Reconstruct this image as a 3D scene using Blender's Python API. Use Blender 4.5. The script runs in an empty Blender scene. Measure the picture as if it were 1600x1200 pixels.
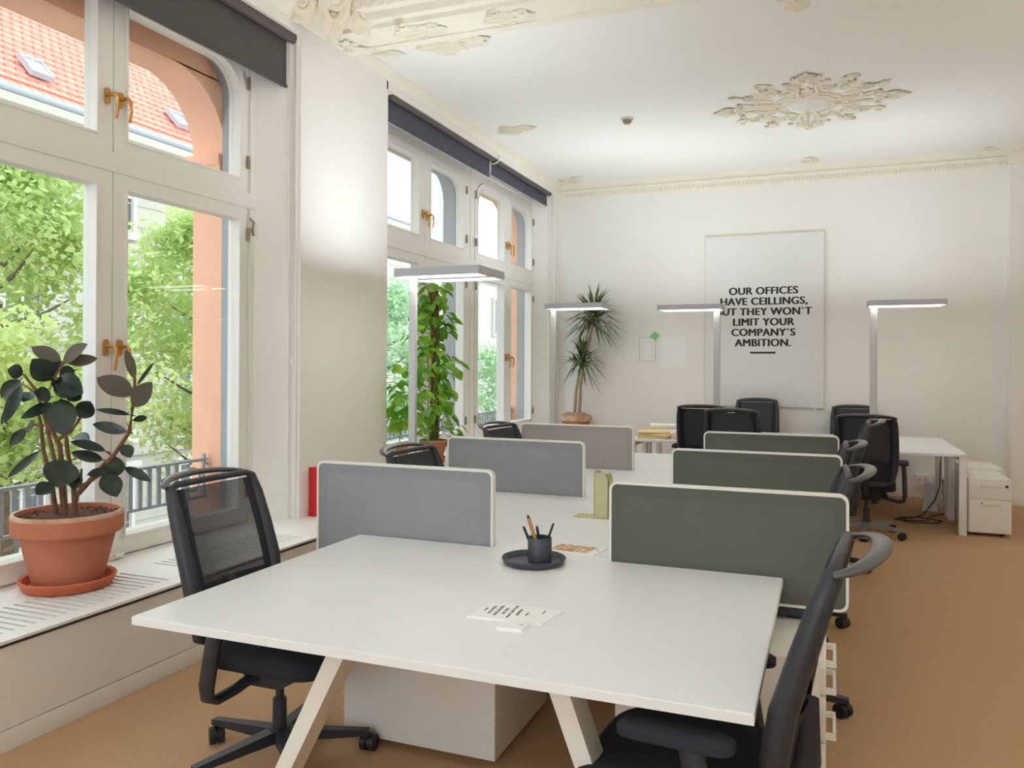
import bpy, bmesh, math, random
from mathutils import Vector, Matrix
PI = math.pi
SC = bpy.context.scene
COL = SC.collection
# ------------------------------------------------------------------ camera
F_PX, AXIS_ROW, YAW, PITCH, ROLL, EYE = 1252.5, 565.1, 0.375297, 0.003004, 0.004785, 1.52
fw = Vector((-math.sin(YAW)*math.cos(PITCH), math.cos(YAW)*math.cos(PITCH), math.sin(PITCH)))
rt0 = Vector((math.cos(YAW), math.sin(YAW), 0)); up0 = rt0.cross(fw)
rt = rt0*math.cos(ROLL)+up0*math.sin(ROLL); up = up0*math.cos(ROLL)-rt0*math.sin(ROLL)
cd = bpy.data.cameras.new('camera'); cam = bpy.data.objects.new('camera', cd); COL.objects.link(cam)
cd.sensor_width = 36; cd.lens = 36*F_PX/1600; cd.shift_y = -(600-AXIS_ROW)/1600; cd.clip_start = .05; cd.clip_end = 400
cam.matrix_world = Matrix(((rt.x, up.x, -fw.x, 0), (rt.y, up.y, -fw.y, 0), (rt.z, up.z, -fw.z, EYE), (0, 0, 0, 1)))
SC.camera = cam
# ------------------------------------------------------------------ sky, exposure
SC.view_settings.view_transform = 'Standard'; SC.view_settings.look = 'None'
SC.view_settings.gamma = 1; SC.view_settings.use_curve_mapping = False
SC.view_settings.exposure = 0.27
W = bpy.data.worlds.new('overcast_sky'); SC.world = W; W.use_nodes = True
W.node_tree.nodes['Background'].inputs[0].default_value = (.835, .935, 1, 1)
W.node_tree.nodes['Background'].inputs[1].default_value = 2.7
UPLIGHT = 21.0      # upward panel of each floor lamp
FRONT_FILL = 75.0   # upward panels of unseen fill lamps added to brighten the foreground
DOWNLIGHT = 6.0    # light strips under each lamp head
SC.cycles.max_bounces = 10; SC.cycles.diffuse_bounces = 6; SC.cycles.transparent_max_bounces = 24
SC.cycles.caustics_reflective = False; SC.cycles.caustics_refractive = False
# ------------------------------------------------------------------ materials
def nt(name):
    m = bpy.data.materials.new(name); m.use_nodes = True
    n = m.node_tree.nodes; return m, n, m.node_tree.links, n['Principled BSDF']
def srgb(c):
    return tuple((v/255/12.92 if v/255 <= .04045 else ((v/255+.055)/1.055)**2.4) for v in c)
def mat(name, c, rough=.5, metal=0, var=0, vscale=8, bump=0, bscale=60, c2=None, spec=.5, coords='Object', stretch=None):
    m, n, l, b = nt(name); c = srgb(c)
    b.inputs['Base Color'].default_value = (*c, 1); b.inputs['Roughness'].default_value = rough
    b.inputs['Metallic'].default_value = metal; b.inputs['Specular IOR Level'].default_value = spec
    tc = n.new('ShaderNodeTexCoord'); vec = tc.outputs[coords]
    if stretch:
        mp = n.new('ShaderNodeMapping'); mp.inputs['Scale'].default_value = stretch; l.new(vec, mp.inputs[0]); vec = mp.outputs[0]
    if var or c2:
        t = n.new('ShaderNodeTexNoise'); t.inputs['Scale'].default_value = vscale; t.inputs['Detail'].default_value = 5; l.new(vec, t.inputs['Vector'])
        r = n.new('ShaderNodeValToRGB'); r.color_ramp.elements[0].position = .3; r.color_ramp.elements[1].position = .7
        a = srgb(c2) if c2 else tuple(max(0, x*(1-var)) for x in c)
        r.color_ramp.elements[0].color = (*a, 1); r.color_ramp.elements[1].color = (*(c if c2 else tuple(min(1, x*(1+var)) for x in c)), 1)
        l.new(t.outputs['Fac'], r.inputs[0]); l.new(r.outputs[0], b.inputs['Base Color'])
    if bump:
        t2 = n.new('ShaderNodeTexNoise'); t2.inputs['Scale'].default_value = bscale; t2.inputs['Detail'].default_value = 4; l.new(vec, t2.inputs['Vector'])
        bp = n.new('ShaderNodeBump'); bp.inputs['Strength'].default_value = bump; bp.inputs['Distance'].default_value = .01
        l.new(t2.outputs['Fac'], bp.inputs['Height']); l.new(bp.outputs[0], b.inputs['Normal'])
    return m
def leafmat(name, c, c2, rough=.35, trans=.35, vscale=14, tc_=None):
    m, n, l, b = nt(name); b.inputs['Roughness'].default_value = rough
    t = n.new('ShaderNodeTexNoise'); t.inputs['Scale'].default_value = vscale; t.inputs['Detail'].default_value = 3
    tc = n.new('ShaderNodeTexCoord'); l.new(tc.outputs['Object'], t.inputs['Vector'])
    r = n.new('ShaderNodeValToRGB'); r.color_ramp.elements[0].position = .35; r.color_ramp.elements[1].position = .68
    r.color_ramp.elements[0].color = (*srgb(c), 1); r.color_ramp.elements[1].color = (*srgb(c2), 1)
    l.new(t.outputs['Fac'], r.inputs[0]); l.new(r.outputs[0], b.inputs['Base Color'])
    tr = n.new('ShaderNodeBsdfTranslucent'); l.new(r.outputs[0], tr.inputs[0])
    mx = n.new('ShaderNodeMixShader'); mx.inputs[0].default_value = trans
    l.new(b.outputs[0], mx.inputs[1]); l.new(tr.outputs[0], mx.inputs[2]); l.new(mx.outputs[0], n['Material Output'].inputs[0])
    return m
def emis(name, c, s):
    m, n, l, b = nt(name); b.inputs['Base Color'].default_value = (.9, .9, .88, 1)
    b.inputs['Emission Color'].default_value = (*c, 1); b.inputs['Emission Strength'].default_value = s; return m
def glassmat(name, tint=(.96, .98, .97)):
    m, n, l, b = nt(name)
    t = n.new('ShaderNodeBsdfTransparent'); t.inputs[0].default_value = (*tint, 1)
    g = n.new('ShaderNodeBsdfGlossy'); g.inputs['Roughness'].default_value = .01
    lw = n.new('ShaderNodeLayerWeight'); lw.inputs[0].default_value = .5
    pw = n.new('ShaderNodeMath'); pw.operation = 'POWER'; pw.inputs[1].default_value = 5; l.new(lw.outputs['Facing'], pw.inputs[0])
    fr = n.new('ShaderNodeMath'); fr.operation = 'MULTIPLY_ADD'; fr.inputs[1].default_value = .9; fr.inputs[2].default_value = .03; l.new(pw.outputs[0], fr.inputs[0])
    mx = n.new('ShaderNodeMixShader'); l.new(fr.outputs[0], mx.inputs[0]); l.new(t.outputs[0], mx.inputs[1]); l.new(g.outputs[0], mx.inputs[2])
    l.new(mx.outputs[0], n['Material Output'].inputs[0]); return m
def meshmat(name, c, pitch=.0046, open_=.5):
    m, n, l, b = nt(name); b.inputs['Base Color'].default_value = (*srgb(c), 1); b.inputs['Roughness'].default_value = .7
    tc = n.new('ShaderNodeTexCoord'); sx = n.new('ShaderNodeSeparateXYZ'); l.new(tc.outputs['Object'], sx.inputs[0])
    d = n.new('ShaderNodeMath'); d.operation = 'MULTIPLY'; d.inputs[1].default_value = 1/pitch; l.new(sx.outputs['Z'], d.inputs[0])
    f = n.new('ShaderNodeMath'); f.operation = 'FRACT'; l.new(d.outputs[0], f.inputs[0])
    g = n.new('ShaderNodeMath'); g.operation = 'LESS_THAN'; g.inputs[1].default_value = open_; l.new(f.outputs[0], g.inputs[0])
    t = n.new('ShaderNodeBsdfTransparent'); mx = n.new('ShaderNodeMixShader')
    k = n.new('ShaderNodeMath'); k.operation = 'MULTIPLY'; l.new(g.outputs[0], k.inputs[0])
    lw = n.new('ShaderNodeLayerWeight'); lw.inputs[0].default_value = .5; iv = n.new('ShaderNodeMath'); iv.operation = 'MULTIPLY_ADD'; iv.inputs[1].default_value = -.75; iv.inputs[2].default_value = .52; l.new(lw.outputs['Facing'], iv.inputs[0]); iv.use_clamp = True; l.new(iv.outputs[0], k.inputs[1])
    l.new(k.outputs[0], mx.inputs[0]); l.new(b.outputs[0], mx.inputs[1]); l.new(t.outputs[0], mx.inputs[2]); l.new(mx.outputs[0], n['Material Output'].inputs[0])
    return m
def tilemat(name, c, c2, mortar):
    m, n, l, b = nt(name); b.inputs['Roughness'].default_value = .8
    tc = n.new('ShaderNodeTexCoord'); br = n.new('ShaderNodeTexBrick'); l.new(tc.outputs['UV'], br.inputs[0])
    br.inputs['Color1'].default_value = (*srgb(c), 1); br.inputs['Color2'].default_value = (*srgb(c2), 1); br.inputs['Mortar'].default_value = (*srgb(mortar), 1)
    br.inputs['Scale'].default_value = 1; br.inputs['Brick Width'].default_value = .3; br.inputs['Row Height'].default_value = .34; br.inputs['Mortar Size'].default_value = .03
    l.new(br.outputs[0], b.inputs['Base Color']); return m
def photomat(name):
    m, n, l, b = nt(name); b.inputs['Roughness'].default_value = .3
    tc = n.new('ShaderNodeTexCoord'); v = n.new('ShaderNodeTexNoise'); v.inputs['Scale'].default_value = 45; v.inputs['Detail'].default_value = 4
    l.new(tc.outputs['Object'], v.inputs['Vector']); r = n.new('ShaderNodeValToRGB'); e = r.color_ramp.elements
    e[0].position = .36; e[0].color = (*srgb((120, 70, 40)), 1); e[1].position = .66; e[1].color = (*srgb((245, 225, 180)), 1)
    k = e.new(.5); k.color = (*srgb((205, 145, 85)), 1)
    l.new(v.outputs['Fac'], r.inputs[0]); l.new(r.outputs[0], b.inputs['Base Color']); return m
M = {}
M['wall'] = mat('wall_paint', (241, 238, 233), .85, var=.012, vscale=1.5, bump=.05, bscale=90)
M['ceil'] = mat('ceiling_paint', (243, 241, 236), .9, var=.01, vscale=1)
M['plaster'] = mat('plaster_relief', (242, 236, 222), .8, c2=(232, 222, 198), vscale=9, bump=.35, bscale=70)
M['stucco'] = mat('moulding_plaster', (240, 234, 220), .8, var=.03, vscale=6, bump=.3, bscale=45)
M['frame'] = mat('window_white_paint', (236, 232, 226), .4, var=.01)
M['sill'] = mat('sill_white', (240, 238, 232), .45, var=.008)
M['panel'] = mat('radiator_panel', (232, 228, 220), .6, var=.015, vscale=2)
M['dark'] = mat('gap_shade', (70, 62, 56), .9)
M['carpet'] = mat('carpet_tan', (206, 168, 127), .95, c2=(186, 146, 106), vscale=140, bump=.35, bscale=400)
M['desk'] = mat('desk_white_laminate', (234, 235, 235), .38, var=.006, vscale=3)
M['deskedge'] = mat('desk_edge', (226, 230, 232), .4)
M['leg'] = mat('white_powder_coat', (232, 231, 226), .4)
M['cab'] = mat('cabinet_white', (234, 231, 224), .45)
M['grayfab'] = mat('light_grey_screen_fabric', (148, 148, 152), .9, var=.05, vscale=3, bump=.2, bscale=500)
M['warmfab'] = mat('warm_grey_screen_fabric', (162, 155, 151), .9, var=.05, vscale=3, bump=.2, bscale=500)
M['greenfab'] = mat('dark_green_screen_fabric', (97, 99, 92), .9, var=.05, vscale=3, bump=.2, bscale=500)
M['grayin'] = mat('light_grey_screen_hem', (143, 143, 148), .9, bump=.2, bscale=500)
M['warmin'] = mat('warm_grey_screen_hem', (157, 150, 146), .9, bump=.2, bscale=500)
M['greenin'] = mat('dark_green_screen_hem', (93, 95, 88), .9, bump=.2, bscale=500)
M['trim'] = mat('screen_trim', (226, 226, 218), .5)
M['black'] = mat('chair_black_plastic', (44, 47, 54), .45)
M['seat'] = mat('chair_black_fabric', (36, 39, 47), .9, var=.1, vscale=60, bump=.2, bscale=600)
M['band'] = mat('chair_band', (70, 69, 68), .28, spec=.8)
M['mesh'] = meshmat('chair_mesh', (48, 50, 56))
M['mesh2'] = mat('chair_mesh_far', (56, 59, 66), .8, bump=.3, bscale=300)
M['alu'] = mat('polished_aluminium', (176, 178, 180), .35, metal=.7)
M['lamp'] = mat('lamp_silver', (192, 192, 192), .45, metal=.25)
M['lampdark'] = mat('lamp_rim_grey', (186, 189, 194), .5, metal=.2)
M['strip'] = emis('lamp_strip', (1, .97, .9), DOWNLIGHT)
M['uplight'] = emis('lamp_uplight', (.86, .94, 1), UPLIGHT)
M['front_fill'] = emis('added_fill_uplight', (.84, .94, 1), FRONT_FILL)
M['brass'] = mat('brass', (206, 156, 88), .3, metal=.8)
M['hinge'] = mat('old_hinge', (150, 135, 112), .5, metal=.4)
M['blind'] = mat('blind_fabric', (84, 81, 80), .8, var=.03, vscale=4)
M['blindblue'] = mat('blind_fabric_slate', (80, 83, 94), .8, var=.03, vscale=4)
M['tube'] = mat('blind_roller', (92, 82, 80), .6)
M['terra'] = mat('terracotta', (194, 122, 92), .85, c2=(182, 110, 82), vscale=7, bump=.15, bscale=60)
M['terra2'] = mat('terracotta_saucer', (206, 112, 76), .8, c2=(196, 104, 70), vscale=7)
M['chalk'] = mat('terracotta_limescale', (212, 190, 168), .9, c2=(186, 128, 98), vscale=10)
M['soil'] = mat('potting_soil', (120, 82, 62), 1, c2=(70, 46, 36), vscale=60, bump=1, bscale=90)
M['rubber'] = leafmat('rubber_leaf', (36, 50, 44), (54, 70, 56), .22, .1)
M['rubberund'] = leafmat('rubber_leaf_under', (104, 92, 76), (88, 92, 72), .5, .2)
M['stem'] = mat('brown_stem', (136, 92, 66), .8, c2=(104, 74, 54), vscale=30)
M['pothos'] = leafmat('pothos_leaf', (128, 190, 66), (212, 240, 120), .3, .62, 6)
M['moss'] = mat('moss_pole', (150, 116, 80), 1, c2=(84, 62, 40), vscale=40, bump=.8, bscale=80)
M['drac'] = leafmat('dragon_leaf', (88, 114, 74), (146, 164, 110), .4, .25, 8)
M['cane'] = mat('cane', (190, 164, 136), .85, c2=(156, 128, 100), vscale=40, bump=.4, bscale=60)
M['red'] = mat('red_book_cover', (206, 28, 30), .4)
M['paper'] = mat('paper_white', (244, 244, 242), .6)
M['ink'] = mat('black_ink', (38, 36, 36), .7)
M['inkgrey'] = mat('grey_ink', (120, 122, 128), .7)
M['slate'] = mat('slate_ceramic', (66, 68, 78), .42)
M['pencil'] = mat('pencil_wood', (176, 130, 76), .5)
M['olive'] = mat('olive_card', (196, 190, 146), .6)
M['photo'] = photomat('photo_print')
M['green'] = mat('green_note', (126, 206, 134), .6)
M['manila'] = mat('manila', (232, 208, 156), .7, var=.04)
M['orange'] = mat('orange_wrap', (214, 138, 92), .6, c2=(240, 200, 170), vscale=25)
M['poster'] = mat('poster_board', (232, 231, 230), .5)
M['wood'] = mat('pale_wood_edge', (222, 212, 194), .6)
M['salmon'] = mat('salmon_render', (247, 190, 160), .9, var=.03, vscale=2, bump=.1, bscale=40)
M['zinc'] = mat('grey_outer_frame', (160, 162, 168), .6)
M['iron'] = mat('grey_iron_railing', (170, 172, 180), .6)
M['stone'] = mat('facade_stone', (186, 180, 168), .9, var=.06, vscale=.7, bump=.2, bscale=6)
M['stonelt'] = mat('facade_pale', (212, 207, 198), .9, var=.04, vscale=.7)
M['corn'] = mat('facade_cornice', (198, 192, 180), .9)
M['tile'] = tilemat('red_roof_tiles', (230, 164, 146), (222, 150, 132), (190, 118, 102))
M['ridge'] = mat('ridge_tiles', (222, 170, 150), .85, c2=(205, 140, 120), vscale=12)
M['pane_out'] = mat('facade_window_glass', (96, 106, 112), .15, var=.15, vscale=.4)
M['street'] = mat('street_paving', (168, 166, 162), .95, var=.06, vscale=.6)
M['bark'] = mat('tree_bark', (128, 118, 102), .95, c2=(98, 88, 74), vscale=12)
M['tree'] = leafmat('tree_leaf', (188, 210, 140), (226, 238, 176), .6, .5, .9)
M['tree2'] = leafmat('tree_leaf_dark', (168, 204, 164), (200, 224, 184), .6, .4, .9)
M['glass'] = glassmat('window_glass')
M['warmwall'] = mat('warm_wall', (236, 222, 200), .8)
M['plug'] = mat('black_cable', (40, 38, 38), .5)
M['detector'] = mat('detector_plastic', (214, 208, 198), .5)
# ------------------------------------------------------------------ mesh builder
def basis(d, ref=Vector((0, 0, 1))):
    d = d.normalized()
    if abs(d.dot(ref)) > .98: ref = Vector((1, 0, 0))
    u = ref.cross(d).normalized(); return u, d.cross(u)
class MB:
    def __init__(s): s.bm = bmesh.new()
    def V(s, p): return s.bm.verts.new(p)
    def face(s, vs):
        try: return s.bm.faces.new(vs)
        except ValueError: return None
    def box(s, x0, x1, y0, y1, z0, z1, bev=0, seg=2, T=None):
        v = [s.V((x, y, z)) for z in (z0, z1) for y in (y0, y1) for x in (x0, x1)]
        fs = [s.face([v[i] for i in q]) for q in ((0, 2, 3, 1), (4, 5, 7, 6), (0, 1, 5, 4), (2, 6, 7, 3), (0, 4, 6, 2), (1, 3, 7, 5))]
        if bev:
            r = bmesh.ops.bevel(s.bm, geom=list({e for f in fs for e in f.edges}), offset=bev, segments=seg, affect='EDGES', profile=.6)
            v = list({q for f in r['faces'] for q in f.verts} | {q for q in v if q.is_valid})
        if T is not None:
            for q in v:
                if q.is_valid: q.co = T @ q.co
        return s
    def bar(s, p0, p1, w, d, ref=(0, 0, 1), w1=None, d1=None):
        p0, p1 = Vector(p0), Vector(p1); u, v = basis(p1-p0, Vector(ref)); w1 = w if w1 is None else w1; d1 = d if d1 is None else d1
        rings = []
        for p, a, b in ((p0, w, d), (p1, w1, d1)):
            rings.append([s.V(p+u*(i*a/2)+v*(j*b/2)) for i, j in ((-1, -1), (1, -1), (1, 1), (-1, 1))])
        s.bridge(rings); return s
    def bridge(s, rings, closed=False, cap=True):
        n = len(rings[0]); m = len(rings)
        for a in range(m if closed else m-1):
            A, B = rings[a], rings[(a+1) % m]
            for i in range(n): s.face([A[i], A[(i+1) % n], B[(i+1) % n], B[i]])
        if cap and not closed: s.face(rings[0][::-1]); s.face(rings[-1])
    def cyl(s, p0, p1, r0, r1=None, n=16):
        p0, p1 = Vector(p0), Vector(p1); u, v = basis(p1-p0); r1 = r0 if r1 is None else r1
        s.bridge([[s.V(p+u*(r*math.cos(2*PI*i/n))+v*(r*math.sin(2*PI*i/n))) for i in range(n)] for p, r in ((p0, r0), (p1, r1))]); return s
    def tube(s, pts, r, n=8, closed=False, ref=(0, 0, 1), sc=(1, 1)):
        pts = [Vector(p) for p in pts]; m = len(pts); rings = []; ref = Vector(ref)
        for i, p in enumerate(pts):
            a = pts[(i-1) % m] if (closed or i) else p; b = pts[(i+1) % m] if (closed or i < m-1) else p
            u, v = basis(b-a, ref); q = r[i] if isinstance(r, (list, tuple)) else r
            rings.append([s.V(p+u*(q*sc[0]*math.cos(2*PI*k/n))+v*(q*sc[1]*math.sin(2*PI*k/n))) for k in range(n)])
        s.bridge(rings, closed); return s
    def lathe(s, prof, c=(0, 0, 0), n=40, cl=True):
        c = Vector(c); rings = []
        for r, z in prof: rings.append([s.V(c+Vector((max(r, 1e-4)*math.cos(2*PI*i/n), max(r, 1e-4)*math.sin(2*PI*i/n), z))) for i in range(n)])
        s.bridge(rings, cap=False)
        if prof[0][0] > 1e-3 and prof[-1][0] > 1e-3 and abs(prof[0][0]-prof[-1][0]) < .12 and cl:
            for i in range(n): s.face([rings[0][i], rings[-1][i], rings[-1][(i+1) % n], rings[0][(i+1) % n]])
        return s
    def prism(s, poly, ax, a, b):
        f = {'x': lambda p, t: (t, p[0], p[1]), 'y': lambda p, t: (p[0], t, p[1]), 'z': lambda p, t: (p[0], p[1], t)}[ax]
        s.bridge([[s.V(f(p, t)) for p in poly] for t in (a, b)]); return s
    def ring(s, outer, inner, ax, a, b):          # flat frame between two outlines of equal count
        f = {'x': lambda p, t: (t, p[0], p[1]), 'y': lambda p, t: (p[0], t, p[1]), 'z': lambda p, t: (p[0], p[1], t)}[ax]
        R = [[s.V(f(p, t)) for p in o] for o, t in ((outer, a), (outer, b), (inner, b), (inner, a))]; s.bridge(R, closed=True); return s
    def quad(s, a, b, c, d): s.face([s.V(p) for p in (a, b, c, d)]); return s
    def leaf(s, base, tip, nrm, w, fold=.25, droop=.1, n=7, heart=False, thick=.0012):
        base, tip, nrm = Vector(base), Vector(tip), Vector(nrm); d = tip-base; L = d.length; d.normalize()
        side = d.cross(nrm).normalized(); nn = side.cross(d).normalized(); mid, lf, rg = [], [], []
        for i in range(n+1):
            t = i/n
            if heart: k = (math.sin(PI*min(1, (t*.86+.14)))**.75)*(1-t*.35)*1.15 if t < 1 else 0
            else: k = math.sin(PI*t)**.72*(1.0-.12*(t-.5))
            c = base+d*(L*t)-nn*(droop*L*(t-.0)**2)
            h = w*.5*k
            mid.append(c); lf.append(c+side*h+nn*(h*fold)); rg.append(c-side*h+nn*(h*fold))
        for off in (0, 1):
            o = nn*(thick*off)
            A = [s.V(p+o) for p in mid]; B = [s.V(p+o) for p in lf]; C = [s.V(p+o) for p in rg]
            for i in range(n):
                if off: s.face([A[i], A[i+1], B[i+1], B[i]]); s.face([C[i], C[i+1], A[i+1], A[i]])
                else: s.face([B[i], B[i+1], A[i+1], A[i]]); s.face([A[i], A[i+1], C[i+1], C[i]])
        return s
    def build(s, name, m, parent=None, smooth=True, ang=38, norm=True, loc=None):
        if norm: bmesh.ops.recalc_face_normals(s.bm, faces=s.bm.faces)
        me = bpy.data.meshes.new(name); s.bm.to_mesh(me); s.bm.free()
        if smooth:
            me.polygons.foreach_set('use_smooth', [True]*len(me.polygons)); me.set_sharp_from_angle(angle=math.radians(ang))
        me.materials.append(m if not isinstance(m, str) else M[m])
        o = bpy.data.objects.new(name, me); COL.objects.link(o)
        if parent: o.parent = parent
        if loc: o.location = loc
        return o
def thing(name, label, cat, loc=(0, 0, 0), rz=0, group=None):
    o = bpy.data.objects.new(name, None); COL.objects.link(o); o.empty_display_size = .1
    o.location = loc; o.rotation_euler = (0, 0, rz); o['label'] = label; o['category'] = cat
    if group: o['group'] = group
    return o
def tag(o, label, cat, group=None):
    o['label'] = label; o['category'] = cat
    if group: o['group'] = group
    return o
def struct(name, mb, m, parent=None, **k):
    o = mb.build(name, m, parent, **k)
    if parent is None: o['kind'] = 'structure'
    return o
def sroot(name, label=None, cat=None):
    o = bpy.data.objects.new(name, None); COL.objects.link(o); o['kind'] = 'structure'
    return o
def dup(o, parent=None, loc=None, rz=None, label=None):
    c = o.copy(); COL.objects.link(c)
    if parent: c.parent = parent
    for ch in [x for x in bpy.data.objects if x.parent == o and x != c]: dup(ch, c)
    if loc is not None: c.location = loc
    if rz is not None: c.rotation_euler = (0, 0, rz)
    if label: c['label'] = label
    return c
def rrect(a0, a1, b0, b1, r, n=8):                # r: radii at (a1,b1),(a0,b1),(a0,b0),(a1,b0)
    if not isinstance(r, (tuple, list)): r = (r,)*4
    out = []
    for (ca, cb, s0), q in zip(((a1, b1, 0), (a0, b1, 1), (a0, b0, 2), (a1, b0, 3)), r):
        q = max(q, .0008); sa = -1 if ca == a1 else 1; sb = -1 if cb == b1 else 1
        for i in range(n+1):
            t = PI/2*(s0+i/n); out.append((ca+sa*q+q*math.cos(t), cb+sb*q+q*math.sin(t)))
    return out
def text_mesh(name, lines, size, pitch, m, parent, mw, bold=.0, space=1.0, align='CENTER'):
    """letters laid out in a local plane (x right, y up), placed with matrix mw"""
    bm = bmesh.new(); tmp = []
    for i, s_, dx in [(i, s_, dx) for i, s_ in enumerate(lines) for dx in ((-bold, -bold*.5, 0, bold*.5, bold) if bold else (0,))]:
        cu = bpy.data.curves.new('t', 'FONT'); cu.body = s_; cu.size = size; cu.align_x = align; cu.offset = 0; cu.extrude = .0006; cu.space_character = space
        ob = bpy.data.objects.new('t', cu); COL.objects.link(ob); tmp.append((ob, cu, -i*pitch, dx))
    bpy.context.view_layer.update(); dg = bpy.context.evaluated_depsgraph_get()
    for ob, cu, dy, dx in tmp:
        me = bpy.data.meshes.new_from_object(ob.evaluated_get(dg)); me.transform(Matrix.Translation((dx, dy+abs(dx)*.35, dx*.02))); bm.from_mesh(me); bpy.data.meshes.remove(me)
    for ob, cu, dy, dx in tmp: bpy.data.objects.remove(ob); bpy.data.curves.remove(cu)
    me = bpy.data.meshes.new(name); bm.transform(mw); bm.to_mesh(me); bm.free(); me.materials.append(M[m])
    o = bpy.data.objects.new(name, me); COL.objects.link(o); o.parent = parent; return o
# ------------------------------------------------------------------ room shell
ZC, ZB, ZF = 3.95, 3.875, 4.36        # rear ceiling, beam underside, front ceiling
XL, XR, YB, Y0 = -3.413, 4.2, 10.39, -2.6
XWI, XWO, XM = -3.66, -3.76, -4.10    # window inner face, outer face, masonry outer face
m = MB(); m.box(-4.1, XR, Y0, YB+.3, -.2, 0); struct('floor', m, 'carpet')
m = MB(); m.box(-4.2, XR, 5.25, YB+.3, ZC, ZC+.3); struct('ceiling', m, 'ceil')
m = MB(); m.box(-4.2, XR, Y0, 4.9, ZF, ZF+.2); struct('ceiling_front', m, 'ceil')
# beam between the two bays, with a stepped moulding on its near side and a groove line below
m = MB()
m.box(-3.5, XR, 4.9, 5.25, ZB, ZF+.2)
m.prism([(4.9, ZB), (4.885, ZB), (4.875, ZB+.03), (4.83, ZB+.04), (4.81, ZB+.085), (4.77, ZB+.10), (4.745, ZB+.15), (4.70, ZB+.17), (4.64, ZB+.27), (4.55, ZB+.36), (4.47, ZB+.40), (4.46, ZF), (4.9, ZF)], 'x', -3.413, XR)
beam = struct('trim_1', m, 'stucco', smooth=True)
m = MB()
m.box(-3.2, XR, 5.145, 5.16, ZB-.014, ZB); m.box(-3.2, XR, 5.165, 5.172, ZB-.008, ZB)
for i in range(84):                                    # carved bead course on the moulding
    y = 4.80; x = -3.25+i*.085
    m.lathe([(0, -.02), (.02, -.012), (.026, 0), (.02, .012), (0, .02)], (x, 4.772, ZB+.115), n=8)
m.build('bead_course', M['stucco'], beam)
# left wall: lower parapet, piers with splayed reveals, head over the windows
def pier(mb, ya, yb, l, r, z0, z1):                    # ya..yb inner face; l / r = splays towards the windows
    poly = [(XL, ya)]
    if l: poly = [(XL, ya), (XL-.05, ya-.012), (XWI, ya-.19), (XWO-.02, ya-.20)]
    else: poly = [(XL, ya), (XWO-.02, ya)]
    poly += ([(XWO-.02, yb+.20), (XWI, yb+.19), (XL-.05, yb+.012), (XL, yb)] if r else [(XWO-.02, yb), (XL, yb)])
    mb.prism(poly, 'z', z0, z1)
m = MB()
pier(m, Y0, -.6, False, True, 0, 3.88); pier(m, 4.641, 5.82, True, True, 0, 3.88); pier(m, 10.22, YB+.3, True, False, 0, 3.88)
m.box(XWO-.02, XL, -.62, 4.645, 3.80, 3.88); m.box(XWO-.02, XL, 5.80, 10.23, 3.80, 3.88)
m.box(XWO-.02, XL, Y0, YB+.3, 3.88, ZF+.2)
m.box(XWO-.02, XWI+.0, -.45, 4.46, 0, .42); m.box(XWO-.02, XWI, 5.8, 10.25, 0, .64)
m.box(XWO-.02, XWI, -.45, 4.46, 3.66, 3.9); m.box(XWO-.02, XWI, 5.9, 10.25, 3.68, 3.9)
struct('wall_left', m, 'wall', smooth=False)
m = MB(); m.box(-4.2, XR, YB, YB+.3, 0, ZC+.2); m.box(1.87, 2.75, YB-.21, YB+.05, 0, ZC+.05); struct('wall_back', m, 'wall', smooth=False)
m = MB(); m.box(XR, XR+.2, Y0-.2, YB+.3, 0, ZF+.2); struct('wall_right', m, 'warmwall', smooth=False)
m = MB(); m.box(-4.1, -2.9, Y0-.2, Y0, 0, ZF+.2); m.box(.4, XR+.2, Y0-.2, Y0, 0, ZF+.2); m.box(-2.9, .4, Y0-.2, Y0, 0, .5); m.box(-2.9, .4, Y0-.2, Y0, 3.3, ZF+.2); struct('wall_rear', m, 'wall', smooth=False)  # unseen rear wall; its opening is added to light surfaces facing it
# reveal beads (slim vertical casing strips)
m = MB()
for y in (4.60, 10.18):
    m.cyl((XL-.028, y+.028, .0), (XL-.028, y+.028, 3.84), .012, n=8); m.cyl((XL-.075, y+.01, 0), (XL-.075, y+.01, 3.84), .016, n=8)
for y in (5.86,): m.cyl((XL-.028, y-.028, 0), (XL-.028, y-.028, 3.84), .012, n=8)
struct('trim_2', m, 'frame')
# cornices
def prof_x(prof, ya, yb):                              # profile given as (x,z), swept along y
    m = MB(); m.prism(prof, 'y', ya, yb); return m
m = prof_x([(XL-.02, 3.868), (XL+.006, 3.870), (XL+.012, 3.884), (XL+.034, 3.897), (XL+.058, 3.925), (XL+.074, 3.934), (XL+.078, ZC+.01), (XL-.02, ZC+.01)], 5.25, YB)
rnd = random.Random(3)
for i in range(120):                                   # running leaf course
    y = 5.42+i*.041
    m.leaf((XL+.018, y, 3.888), (XL+.062, y+.012*rnd.uniform(-1, 1), 3.931), (.7, 0, -.7), .034, fold=-.2, droop=-.12, n=4)
struct('trim_3', m, 'stucco')
m = prof_x([(XL-.02, 3.868), (XL+.006, 3.870), (XL+.012, 3.884), (XL+.05, 3.91), (XL+.10, 3.97), (XL+.12, 4.02), (XL+.20, 4.12), (XL+.30, 4.20), (XL+.36, 4.22), (XL+.37, ZF+.01), (XL-.02, ZF+.01)], Y0, 4.9)
for i in range(60):
    y = 2.0+i*.047
    m.leaf((XL+.02, y, 3.89), (XL+.098, y+.01, 3.965), (.7, 0, -.7), .042, fold=-.2, droop=-.12, n=4)
struct('trim_4', m, 'stucco')
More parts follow.
